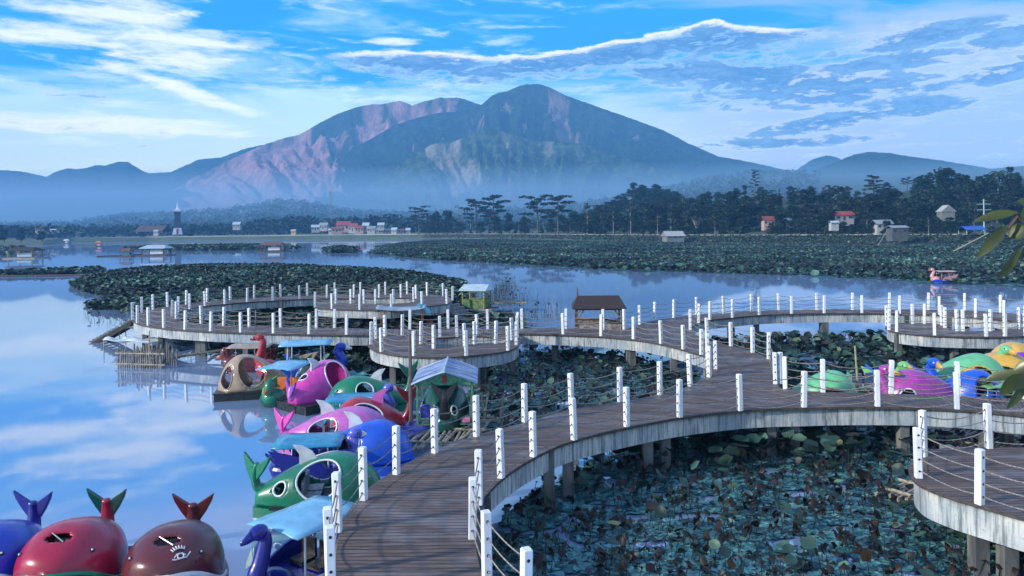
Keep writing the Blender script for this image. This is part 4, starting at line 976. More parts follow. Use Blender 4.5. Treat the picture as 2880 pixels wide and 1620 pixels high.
# along the near walkway, bottom to top
whale('green whale boat with big white rimmed windows and raised green tail', G(905, 1432), R(8), L=3.2, Wd=1.7, H=1.42, fin='white', tailh=0.8, body='green', rim='white', holes=SIDE(0.50, 0.17, 40, 34) + ((0.80, R(36), 0.05, R(17)), (0.80, R(144), 0.05, R(17))), tail='green')
swan('navy swan boat with periwinkle head and a crumpled turquoise roof', G(885, 1335), R(4), body='navy', neck='peri', beak='white', roof='teal', S=0.92, neckh=1.22, roofh=1.12, wing='navy')
whale('bright royal blue whale boat with white fin on its back', G(1030, 1312), R(-4), L=2.9, H=1.40, body='royal', rim='white', holes=SIDE(0.62, 0.12, 30, 22), fin='white', tail=None)
whale('pink and lilac whale boat with pink tail and white back fin', G(955, 1262), R(5), L=3.6, H=1.35, body='lilac', rim='white', fin='white', holes=SIDE(0.62, 0.13, 34, 26), tail='pink', tail_under='pink', tailh=0.75)
whale('red whale boat with tall red tail and lilac nose', G(1040, 1222), R(178), L=2.7, H=1.30, body='red', rim='white', holes=SIDE(), fin='lilac', tail='red', tailh=1.05)
swan('periwinkle swan boat with white beak and turquoise roof next to the red whale', G(1005, 1192), R(0), body='teal', neck='peri', beak='white', roof='teal', S=0.90, neckh=1.40, roofh=1.10)
swan('periwinkle swan boat whose round head shows beside the bamboo jetty', G(1105, 1238), R(10), body='peri', neck='peri', beak='white', roof=None, S=0.85, neckh=1.15)
whale('long green whale boat with dark green upright tail', G(1035, 1152), R(182), L=3.3, H=1.35, body='green', rim='white', fin='white', holes=SIDE(0.5, 0.10, 34, 24), tail='green', tailh=1.1)
whale('magenta pink whale boat on a black pontoon with white rimmed windows', G(905, 1140), R(52), L=2.9, Wd=1.75, H=1.80, body='pink', rim='white', fin='white', holes=SIDE(0.42, 0.16, 42, 36) + ((0.78, R(80), 0.05, R(20)),), tail='lilac', tail_under='purple', barge=True, eye=False, tailh=0.5)
swan('green boat wrapped in clear sheet under a small blue canopy', G(800, 1128), R(-100), body='dgreen', neck='green', beak='orange', roof='sky', S=0.95, neckh=0.75, roofh=1.55, posts='orange', wing='mint')
whale('tan whale boat with arched open sides on a black hull', G(712, 1112), R(192), L=2.9, H=1.80, body='tan', rim='tan', holes=SIDE(0.52, 0.20, 40, 36) + SIDE(0.16, 0.09, 30, 26), tail=None, barge=True)
swan('maroon swan boat with arched neck and cream wing', G(805, 1058), R(172), body='red', neck='red', beak='maroon', roof=None, wing='tan', S=1.05, neckh=1.75)
swan('blue swan boat with pale blue roof farthest up the mooring', G(872, 1070), R(8), body='royal', neck='blue', beak='white', roof='sky', S=1.12, neckh=1.35, roofh=1.62)
whale('small green whale boat between the magenta whale and the blue swan', G(868, 1092), R(-60), L=1.9, Wd=1.2, H=1.05, body='dgreen', rim='white', holes=SIDE(), tail='green')
swan('low boat with cream roof and orange seat moored below the ring', G(705, 1040), R(180), body='maroon', neck='maroon', beak='orange', roof='tan', S=1.0, neckh=0.7, roofh=1.25, posts='orange')
whale('green whale boat with black tail inside the house raft', G(1252, 1212), R(95), L=2.6, Wd=1.75, H=1.75, body='dgreen', rim='white', holes=((0.86, R(52), 0.05, R(14)), (0.86, R(128), 0.05, R(14))), tail='black', eye=False, twist=0.0, tailh=0.9)
# right pond
whale('mint green whale boat with red arch behind the near walkway posts', G(2318, 1160), R(-15), L=2.6, H=1.60, body='mint', hull='red', rim='red', holes=SIDE(0.45, 0.2, 14, 18), tail=None)
swan('purple swan boat with yellow stripe beside the lime one', G(2385, 1155), R(-50), body='purple', neck='magenta', beak='yellow', roof=None, S=1.1, neckh=1.55, wing='yellow')
swan('lime green swan boat peeping above the walkway posts', G(2455, 1135), R(-70), body='lime', neck='lime', beak='yellow', roof=None, S=1.15, neckh=1.45)
swan('bright blue swan boat head behind the purple whale boat', G(2556, 1128), R(-85), body='royal', neck='royal', beak='yellow', roof=None, S=1.2, neckh=1.45)
whale('long purple whale boat lying left of the blue whale boat', G(2595, 1172), R(182), L=3.2, H=1.75, body='magenta', rim='white', holes=SIDE(0.2, 0.09, 20, 18), tail=None, hull='purple')
whale('tall mint green whale boat arching over the blue one', G(2715, 1142), R(-8), L=3.4, Wd=1.8, H=2.05, body='mint', hull='yellow', rim='yellow', holes=SIDE(0.5, 0.22, 26, 24), tail=None, barge=False)
whale('royal blue whale boat in front of the mint green arch', G(2722, 1172), R(-25), L=2.5, Wd=1.7, H=1.75, body='royal', rim='navy', holes=SIDE(0.30, 0.13, 34, 28), tail=None)
whale('yellow whale boat behind the mint green arch', G(2790, 1115), R(-12), L=3.6, Wd=1.8, H=1.85, body='yellow', hull='purple', rim='yellow', holes=SIDE(0.5, 0.2, 20, 22), tail=None)
swan('green swan boat head above the yellow whale boat', G(2752, 1100), R(-80), body='green', neck='mint', beak='yellow', roof=None, S=1.1, neckh=1.75)
whale('yellow topped purple whale boat at the right edge', G(2885, 1090), R(175), L=3.4, Wd=1.8, H=1.95, body='yellow', hull='purple', rim='white', holes=(), tail=None, bands=lambda u, th: abs(th - math.pi / 2) > R(42))
swan('lime boat with box cabin beside the leafy branch', G(2800, 1172), R(-90), body='lime', neck='lime', beak='blue', roof='lime', S=1.0, neckh=0.9, roofh=1.25, posts='sky')
swan('small blue swan boat low at the right edge under the branch', G(2868, 1175), R(190), body='royal', neck='royal', beak='white', roof=None, S=0.95, neckh=0.9, wing='white')
t_ = swan('lone pink swan boat with blue base out on the lake', G(2655, 795), R(176), body='blue', neck='rose', beak='orange', roof='rose', wing='rose', S=1.0, neckh=1.5, roofh=1.35, posts='rose')

# ------------------------------------------------------------------ pavilions, rafts, hut boats
def P2(name, c, rough=0.7, c2=None, **k): return mat(name, c, c2 or tuple(x * .6 for x in c), rough, **k)
ROOFDARK = P2('dark_shingle_roof', (0.026, 0.018, 0.018), 0.8, (0.055, 0.036, 0.034), scale=12, bump=0.5)
CORR = P2('blue_corrugated_sheet', (0.09, 0.15, 0.32), 0.4, (0.42, 0.50, 0.62), scale=1.2, stretch=(0.8, 14, 1))
PALER = P2('pale_sheet_roof', (0.50, 0.60, 0.64), 0.5, (0.34, 0.44, 0.48), scale=3)
def gable(g, L, Wd, z, h, over=0.25, th=0.05, ridge=0.6, mi=0):
    """hip/gable roof: ridge length fraction `ridge` of L, along x"""
    a, b = L / 2 + over, Wd / 2 + over; r = a * ridge
    v = [(-a, -b, z), (a, -b, z), (a, b, z), (-a, b, z), (-r, 0, z + h), (r, 0, z + h)]
    v += [(x, y, zz - th) for x, y, zz in v]
    f = [(0, 1, 5, 4), (1, 2, 5), (2, 3, 4, 5), (3, 0, 4), (6, 10, 11, 7), (7, 11, 8), (8, 11, 10, 9), (9, 10, 6)] + [(i, (i + 1) % 4, (i + 1) % 4 + 6, i + 6) for i in range(4)]
    g.mi = mi; g.add(v, f)
def pavilion(name, label, cat, loc, rot, L, Wd, H, base, postm, roofm, roofh, ridge=0.6, rail=None, railm=None, raftm=None, spire=False, benches=False, group=None, postr=0.05, brackets=None):
    t = thing(name, label, cat, (loc[0], loc[1], 0), rot, group)
    if raftm:
        g = MB()
        for k in range(int((Wd + 0.8) / 0.16)): y = -(Wd + 0.8) / 2 + 0.08 + k * 0.16; g.tube([(-L / 2 - 0.6, y, base - 0.08), (L / 2 + 0.6, y + 0.02, base - 0.07)], 0.07, 6)
        g.build('raft', raftm, t)
    for sx in (-1, 1):
        for sy in (-1, 1):
            g = MB(); g.box((sx * L / 2, sy * Wd / 2, base + H / 2), (postr * 2, postr * 2, H)); g.build('post', postm, t)
            if brackets:
                g = MB(); g.tube([(sx * L / 2, sy * Wd / 2, base + H - 0.7), (sx * (L / 2 - 0.45), sy * Wd / 2, base + H - 0.05)], 0.035, 5); g.build('bracket', brackets, t)
    g = MB(); gable(g, L, Wd, base + H, roofh, ridge=ridge); rf = g.build('roof', roofm, t)
    g = MB()
    for sy in (-1, 1): g.box((0, sy * Wd / 2, base + H - 0.07), (L - 0.02, 0.07, 0.12))
    for sx in (-1, 1): g.box((sx * L / 2, 0, base + H - 0.075), (0.07, Wd - 0.02, 0.12))
    g.build('roof_beam', postm, t)
    if spire:
        g = MB(); g.tube([(-(L / 2 + .25) * ridge, 0, base + H + roofh - 0.05), (-(L / 2 + .25) * ridge, 0, base + H + roofh + 0.5)], [0.07, 0.015], 6); g.build('finial', DARKWOOD, rf)
    if rail:
        for sy in (-1, 1):
            g = MB(); g.box((0, sy * Wd / 2, base + rail * 0.5), (L - 0.12, 0.05, rail)); g.build('half_wall', railm, t)
            g = MB(); g.box((0, sy * Wd / 2, base + rail + 0.03), (L - 0.11, 0.12, 0.05)); g.build('hand_rail', postm, t)
        g = MB(); g.box((L / 2, 0, base + rail * 0.5), (0.05, Wd - 0.12, rail)); g.build('half_wall', railm, t)
    if benches:
        for sy in (-1, 1):
            g = MB(); g.box((0.0, sy * Wd * 0.33, base + 0.42), (L * 0.7, 0.35, 0.06)); g.box((0, sy * Wd * 0.33, base + 0.2), (L * 0.66, 0.30, 0.36)); g.build('bench', PWHITE, t)
    return t
WEAVE = P2('woven_panel', (0.16, 0.13, 0.10), 0.8, (0.50, 0.46, 0.40), scale=5)
gz = G(1690, 922, DECK)
pavilion('wooden_gazebo', 'dark wooden gazebo with shingled hipped roof behind the middle walkway', 'gazebo', (gz.x + 0.1, gz.y + 2.0), R(-3), 2.55, 1.8, 1.68, 0.85, DARKWOOD, ROOFDARK, 0.62, ridge=0.78, rail=0.78, railm=WEAVE, spire=True, brackets=P2('ochre_bracket', (0.30, 0.20, 0.05)), raftm=DARKWOOD)
yg = G(1340, 882, 0)
pavilion('yellow_gazebo', 'yellow posted hut with pale sheet roof standing in the reeds', 'hut', (yg.x, yg.y + 0.8), R(-18), 1.9, 1.7, 1.55, 0.4, P2('yellow_paint', (0.38, 0.36, 0.10), 0.6, (0.16, 0.20, 0.07)), PALER, 0.45, ridge=0.95, rail=0.7, railm=P2('green_panel', (0.03, 0.14, 0.07), 0.7, (0.24, 0.28, 0.06), scale=3), raftm=BAMBOO)
def raft(label, loc, rot, L, Wd, n, z=0.12, m=BAMBOO, r=0.05, name='bamboo_raft', cross=True, jitter=0.12, tilt=0.0):
    t = thing(name, label, 'raft', (loc[0], loc[1], z), rot)
    g = MB()
    for k in range(n):
        y = -Wd / 2 + Wd * (k + 0.5) / n; j = random.uniform(-jitter, jitter)
        g.tube([(-L / 2 + random.uniform(-.2, .2), y - j, random.uniform(-.02, .02)), (0, y, 0.02), (L / 2 + random.uniform(-.2, .2), y + j, tilt + random.uniform(-.02, .02))], r * random.uniform(.8, 1.15), 6)
    g.build('pole_deck', m, t)
    if cross:
        for x in (-L * 0.38, 0, L * 0.38):
            g = MB(); g.tube([(x, -Wd / 2 - .1, 0.09), (x, Wd / 2 + .1, 0.09)], 0.045, 6); g.build('cross_pole', m, t)
    return t
p = G(1400, 876, 0); raft('plank jetty on short legs beside the yellow hut', (p.x + 0.6, p.y), R(0), 3.4, 1.5, 9, z=0.75, m=P2('worn_plank', (0.36, 0.28, 0.18), 0.8), r=0.08, name='plank_jetty')
# stone steps down from the ring
def steps(label, a, b, n, w_, m, z1=DECK, z2=0.1, th=0.32):
    a = Vector((a.x, a.y, 0)); b = Vector((b.x, b.y, 0)); d = b - a
    t = thing('steps', label, 'steps', (a.x, a.y, 0), math.atan2(d.y, d.x))
    for k in range(n):
        L = d.length / n; g = MB(); z = z1 - (z1 - z2) * (k + 1) / n
        g.box(((k + 0.5) * L, 0, z - th / 2), (L * 1.0 + 0.04 - 0.002 * k, w_ - 0.004 * k, th)); g.build('step', m, t)
    return t
GREYST = P2('grey_concrete_step', (0.24, 0.23, 0.23), 0.9, (0.13, 0.13, 0.13), bump=0.2)
steps('grey stone steps from the ring down to the yellow hut', G(1262, 848, DECK), G(1345, 905, 0.2), 7, 1.7, GREYST)
steps('grey concrete steps leading down beside the dark blue swan boat', G(935, 1600, DECK), G(745, 1690, 0.1), 5, 1.5, GREYST)
# ramp at the left end of the ring
a_, b_ = G(385, 892, DECK), G(268, 958, 0.05)
t = thing('wooden_stairway', 'dark sloping stairway from the left end of the ring into the water', 'stairs', (b_.x, b_.y, 0), math.atan2(a_.y - b_.y, a_.x - b_.x))
Ls = math.hypot(a_.x - b_.x, a_.y - b_.y)
for s_ in (-1, 1):
    g = MB(); g.prism([(0, s_ * 0.75, -0.05), (Ls, s_ * 0.75, DECK - 0.12), (Ls, s_ * 0.75, DECK - 0.42), (0.4, s_ * 0.75, -0.15)], (0, 0.12 * s_, 0)); g.build('stringer', WOODED, t)
for k in range(11):
    g = MB(); x = Ls * (k + 0.5) / 11; g.box((x, 0, (DECK - 0.1) * (k + 0.5) / 11 + 0.02), (0.38, 1.46, 0.06)); g.build('tread', GREYST, t)
# bamboo works
p = G(1185, 1262, 0); raft('bamboo jetty with loose upright slats beside the near walkway', (p.x + 0.3, p.y + 1.0), R(80), 4.2, 3.4, 20, z=0.3, jitter=0.25)
p = G(2775, 1262, 0); raft('bamboo raft under the walkway behind the bottom right platform', (p.x + 0.7, p.y + 0.6), R(38), 4.6, 3.6, 22, z=0.2)
p = G(2530, 1415, 0); raft('broken bamboo raft poking out left of the bottom right platform', (p.x + 0.9, p.y + 0.5), R(35), 2.4, 1.1, 9, z=0.15)
p = G(425, 1035, 0)
t = thing('bamboo_cage', 'upright bamboo slat cage standing in the water below the ring', 'cage', (p.x - 0.6, p.y, 0), R(-12))
for k, nm in enumerate(('slat_wall', 'slat_wall')):
    g = MB()
    for i in range(20): x = -1.3 + 2.6 * i / 19; g.tube([(x, k * 1.2, -0.2), (x + random.uniform(-.08, .08), k * 1.2, 0.95 + random.uniform(-.15, .15))], 0.045, 5)
    g.build(nm, P2('grey_bamboo', (0.26, 0.23, 0.20), 0.8, (0.09, 0.08, 0.075), scale=4), t)
g = MB(); g.tube([(-1.5, 0, 0.75), (1.5, 0, 0.78)], 0.05, 6); g.tube([(-1.5, 0, 0.2), (1.5, 0, 0.2)], 0.05, 6); g.build('cross_pole', BAMBOO, t)
TARP = P2('pale_tarpaulin', (0.50, 0.62, 0.64), 0.6, (0.66, 0.72, 0.74), scale=2)
def tarp(label, loc, rot, L, Wd, z, sag=0.3, m=TARP):
    t = thing('tarpaulin', label, 'tarpaulin', (loc[0], loc[1], z), rot); rows = []
    for i in range(9):
        rows.append([(L * (j / 10 - 0.5) + 0.05 * random.random(), Wd * (i / 8 - 0.5), sag * math.cos(j * 1.1) * math.sin(i * 0.9) * 0.6 - sag * 0.5 * (i / 8) + random.uniform(-.03, .03)) for j in range(11)])
    g = MB(); g.sheet(rows); o = g.build('cloth', m, t, smooth=True); so = o.modifiers.new('t', 'SOLIDIFY'); so.thickness = 0.02
    for sx in (-1, 1):
        for sy in (-1, 1):
            g = MB(); g.tube([(sx * L * 0.48, sy * Wd * 0.48, -z - 0.2), (sx * L * 0.48, sy * Wd * 0.48, 0.02)], 0.03, 5); g.build('prop_pole', BAMBOO, t)
p = G(390, 985, 0); tarp('pale torn tarpaulin spread over poles at the foot of the stairway', (p.x, p.y), R(-15), 3.6, 1.8, 0.7)
p = G(372, 965, 0); tarp('upper grey tarpaulin flap just below the ring edge', (p.x + .3, p.y + 1.2), R(10), 3.0, 1.2, 1.0)
p = G(1015, 1062, 0); tarp('turquoise tarpaulin lying low beneath the small round platform', (p.x, p.y), R(0), 2.2, 1.0, 0.25, 0.35, P2('turquoise_sheet', (0.12, 0.42, 0.45), 0.5))
p = G(1445, 1195, 0); raft('pale bamboo sticks and scraps drifting beside the near walkway', (p.x, p.y + .6), R(10), 3.2, 1.0, 6, z=0.08, cross=False, jitter=0.3)
# standing poles
def pole(label, px, base, top, r, m, lean=0.0):
    b = G(px, base, 0); tp = AT(px, top, b.y)
    o = MB().tube([(0, 0, -0.5), (lean / 2, 0, tp.z / 2), (lean, 0, tp.z)], [r, r * .9, r * .7], 7).build('standing_pole', m)
    o.location = (b.x, b.y, 0); tag(o, label, 'pole')
pole('thin bamboo pole standing in the water left of the pedal boats', 421, 1028, 930, 0.045, BAMBOO)
pole('tall pale bamboo pole rising in front of the ring railing', 715, 1010, 872, 0.035, BAMBOO, 0.12)
pole('tall dark mooring pole in front of the small round platform', 1157, 1240, 938, 0.075, P2('dark_pole', (0.13, 0.11, 0.11)))
pole('yellowish bamboo pole leaning in the right lotus pond', 2418, 1160, 972, 0.045, P2('yellow_bamboo', (0.42, 0.42, 0.20)), -0.15)
o = MB().tube([G(395, 1030, 0.02), G(520, 1000, 0.25), G(690, 975, 0.55)], [0.07, 0.08, 0.06], 7).build('bamboo_boom', P2('old_bamboo', (0.22, 0.20, 0.14))); tag(o, 'long slanting bamboo boom lying under the front of the ring', 'pole')
for k, (dx, ln) in enumerate(((0, .3), (.25, -.2), (.5, .35), (.7, .1))):
    b = G(1350, 1225, 0); o = MB().tube([(b.x + dx, b.y + dx, -.3), (b.x + dx + ln, b.y + dx, 1.5 - .1 * k)], 0.045, 6).build('bamboo_stake', BAMBOO); tag(o, ('first pale bamboo stake right of the house raft', 'second bamboo stake right of the house raft, leaning left', 'third bamboo stake right of the house raft, leaning most', 'rightmost bamboo stake beside the house raft')[k], 'stake', 'bamboo stakes beside the house raft')
# house raft
hb = G(1250, 1238, 0)
t = thing('house_raft', 'green framed house raft with blue corrugated gable roof', 'raft house', (hb.x, hb.y + 0.9, 0), R(2), None)
g = MB()
for k in range(14): g.tube([(-1.55 + k * 0.24, -1.3, 0.12), (-1.55 + k * 0.24, 1.5, 0.12)], 0.10, 7)
g.build('raft', BAMBOO, t)
GR = P2('green_post', (0.10, 0.30, 0.16), 0.6)
for sx in (-1, 1):
    for sy in (-1, 1): g = MB(); g.box((sx * 1.32, sy * 1.1, 1.05), (0.10, 0.10, 1.85)); g.build('post', GR, t)
g = MB(); a, b, z, h = 1.58, 1.5, 1.95, 0.42
for s_ in (-1, 1):
    rows = [[(s_ * a * i / 14, y, z + h * (1 - i / 14) ** 0.9 + 0.018 * math.cos(y * 0) ) for y in np.linspace(-b, b, 37)] for i in range(15)]
    rows = [[(x, y, zz + 0.022 * math.sin(y * 26)) for x, y, zz in r] for r in rows]; g.sheet(rows)
rf = g.build('roof', CORR, t, fix=False); so = rf.modifiers.new('t', 'SOLIDIFY'); so.thickness = 0.02
g = MB(); g.tube([(0, -b - .02, z + h + .02), (0, b + .02, z + h + .02)], 0.06, 6); g.build('ridge_cap', PALER, rf)
for sy in (-1, 1):
    g = MB(); g.prism([(-a + .12, sy * 1.15, z - 0.08), (a - .12, sy * 1.15, z - 0.08), (a - .12, sy * 1.15, z + .02), (0, sy * 1.15, z + h - .06), (-a + .12, sy * 1.15, z + .02)], (0, 0.05, 0)); gb = g.build('gable_board', P2('mint_board', (0.10, 0.42, 0.24), 0.5), t)
    g = MB(); g.box((0, sy * 1.15 - 0.03, z + 0.13), (0.22, 0.12, 0.22)); g.build('emblem', P('red'), gb)
for sx in (-1, 1):
    g = MB(); g.box((sx * 0.98, 0, 0.62), (0.42, 2.0, 0.08)); g.box((sx * 1.2, 0, 0.85), (0.06, 2.0, 0.5)); g.build('bench', P2('bench_cream', (0.55, 0.55, 0.48)), t)
    for zz in (0.35, 0.55, 0.75): g = MB(); g.box((sx * 1.0, -1.1, zz), (0.56, 0.05, 0.05)); g.build('side_rail', GR, t)
g = MB(); g.box((1.02, -1.15, 0.70), (0.36, 0.06, 0.18)); g.build('pink_panel', P2('pink_board', (0.70, 0.25, 0.40)), t)
t.scale = (0.70, 0.85, 1.0)
# cloth canopied boat inside the ring
cb = G(1130, 935, 0)
t = thing('canopy_boat', 'long boat with grey blue cloth canopy and red prow inside the ring', 'boat', (cb.x, cb.y + 0.3, 0), R(3))
g = MB(); rows = []
for i in range(15):
    x = -2.1 + 4.2 * i / 14; wd = 0.55 * (1 - (abs(x) / 2.25) ** 3); z = 0.15 + 0.9 * max(abs(x) / 2.1 - 0.55, 0) ** 1.5
    rows.append([(x, wd * math.cos(a), z + 0.35 - 0.5 * math.sin(a)) for a in np.linspace(0, math.pi, 9)])
g.sheet(rows); g.build('hull', P('red'), t, smooth=True)
g = MB(); rows = [[(-1.7 + 3.4 * i / 16, 0.85 * math.cos(a), 1.55 + 0.16 * math.sin(a) + 0.14 * (abs(i - 8) / 8) ** 2 * 1.2) for a in np.linspace(0, math.pi, 9)] for i in range(17)]
g.sheet(rows); cn = g.build('canopy', P2('grey_blue_cloth', (0.20, 0.27, 0.36), 0.6, (0.36, 0.43, 0.5), scale=2), t, smooth=True); so = cn.modifiers.new('t', 'SOLIDIFY'); so.thickness = 0.03
g = MB(); rows = [[(1.1 + 0.9 * i / 6, 0.8 * math.cos(a), 1.80 + 0.14 * math.sin(a) - 0.035 * i * i * .5) for a in np.linspace(0, math.pi, 9)] for i in range(7)]
g.sheet(rows); g.build('canopy_end', P2('aqua_cloth', (0.10, 0.48, 0.55), 0.5), cn, smooth=True)
for sx in (-1.4, 1.4):
    for sy in (-.5, .5): g = MB(); g.tube([(sx, sy, 0.4), (sx, sy * 1.3, 1.6)], 0.03, 5); g.build('canopy_post', P('orange'), t)
for k in range(3): g = MB(); g.box((-0.9 + 0.9 * k, 0, 0.45), (0.4, 0.8, 0.08)); g.build('seat', P('orange'), t)

# ---- floating fishing huts far out
HUTG = 'floating fishing huts far out on the lake'
def hut(label, px, py, wpx, hpx, roofm, wallm, rot=0.0, postm=DARKWOOD, deep=0.8):
    b = G(px, py, 0); k = b.y / F; Wd = wpx * k; Hh = hpx * k
    t = thing('fishing_hut', label, 'floating hut', (b.x, b.y, 0), rot, HUTG)
    g = MB(); g.box((0, 0, 0.12), (Wd * 1.15, Wd * deep, 0.35)); g.build('raft', BAMBOO if wallm is PALER else DARKWOOD, t)
    for sx in (-1, 1):
        for sy in (-1, 1): g = MB(); g.box((sx * Wd * 0.42, sy * Wd * deep * 0.38, Hh * 0.38), (Wd * 0.035, Wd * 0.035, Hh * 0.72)); g.build('post', postm, t)
    g = MB(); gable(g, Wd * 0.9, Wd * deep * 0.8, Hh * 0.72, Hh * 0.28, over=Wd * 0.06, th=Hh * 0.04, ridge=0.7); g.build('roof', roofm, t)
    g = MB(); g.box((Wd * 0.12, -Wd * deep * 0.30, Hh * 0.32), (Wd * 0.5, Wd * 0.05, Hh * 0.30)); g.box((Wd * 0.12, Wd * deep * 0.2, Hh * 0.34), (Wd * 0.5, Wd * 0.05, Hh * 0.34)); g.build('wall_panel', wallm, t)
    return t
THATCH = P2('brown_thatch', (0.20, 0.10, 0.07), 0.9, (0.10, 0.06, 0.05)); OCHRE = P2('ochre_wall', (0.36, 0.32, 0.10), 0.8)
hut('dark roofed fishing hut with yellowish frame at the left edge', 72, 727, 78, 32, ROOFDARK, PALER, postm=OCHRE)
hut('small open fishing hut on the left of the grey roofed one', 356, 722, 32, 24, THATCH, P2('teal_net', (0.05, 0.22, 0.22)))
hut('long fishing hut with grey sheet roof and white panels in mid lake', 440, 719, 72, 30, PALER, PWHITE)
hut('fishing hut with brown thatched roof and white wall', 768, 708, 66, 27, THATCH, PWHITE)
hut('tiny orange fishing hut near the far left bank', 278, 693, 16, 15, P('orange'), P('rose'))
hut('tiny white fishing hut at the foot of the far left bank', 187, 685, 14, 12, PWHITE, PWHITE)
for i, (x0, y0, x1, y1) in enumerate([(272, 721, 345, 719), (372, 716, 400, 715), (212, 692, 270, 693), (380, 689, 470, 689), (0, 776, 240, 773), (2130, 757, 2132, 790), (810, 694, 830, 694)]):
    a, b = G(x0, y0, 0.15), G(x1, y1, 0.15)
    if i == 5: continue
    o = MB().tube([a, (a + b) / 2 + Vector((0, 0, 0.03)), b], 0.16 if i != 4 else 0.09, 6).build('bamboo_boom', DARKWOOD if i != 4 else THATCH)
    tag(o, ['dark bamboo boom reaching left from the small open hut', 'short bamboo boom between the two middle fishing huts', 'dark boom left of the tiny orange hut', 'thin boom floating near the far bank by the monument', 'long brown boom along the water plants at the left edge', '', 'short dark boom right of the brown thatched hut'][i], 'pole')
# fallen poles in the far lotus band on the right
for lab, a, b, r in [('long pale pole sticking up out of the far lotus band', G(2680, 708, 0.3), AT(2780, 656, G(2680, 708).y - 8), 0.22), ('short pale pole leaning in the far lotus band', G(2470, 690, 0.3), AT(2495, 648, G(2470, 690).y), 0.18)]:
    tag(MB().tube([a, b], [r, r * .6], 6).build('leaning_pole', BAMBOO), lab, 'pole')

# ------------------------------------------------------------------ trees
GREENS = [(0.010, 0.026, 0.018), (0.018, 0.044, 0.022), (0.007, 0.018, 0.016), (0.040, 0.070, 0.032), (0.05, 0.055, 0.03)]
def leaf_cloud(lm, clusters, per, size, cols=GREENS, w_=(5, 4, 4, 2, 0.6), shell=0.55, flat=0.0):
    for (cx, cy, cz, rx, ry, rz) in clusters:
        n = max(int(per * (rx * ry * rz) ** 0.45), 6)
        d = rng.normal(0, 1, (n, 3)); d /= np.linalg.norm(d, axis=1)[:, None]; d[:, 2] = np.abs(d[:, 2]) * np.where(rng.random(n) < 0.30, -1, 1)
        rr = rng.uniform(shell, 1.08, (n, 1)); P_ = np.array([cx, cy, cz]) + d * rr * np.array([rx, ry, rz])
        U, Vv, N = basis(n, 1.3); s_ = size * rng.uniform(0.6, 1.4, n)
        q = [P_ + (a * s_)[:, None] * U + (b * s_)[:, None] * Vv for a, b in ((-1, -.5), (0, -.8), (1, -.3), (.6, .7), (-.5, .8))]
        c = pick(n, cols, w_) * rng.uniform(0.8, 1.3)
        lm.add(np.stack(q, 1), [(0, 1, 2, 3, 4)], c)
def trunk_mesh(limbs, m, parent, name='trunk'):
    g = MB()
    for pts, r0, r1 in limbs:
        q = crom(pts, 3); g.tube(q, [r0 + (r1 - r0) * i / (len(q) - 1) for i in range(len(q))], 6)
    return g.build(name, m, parent)
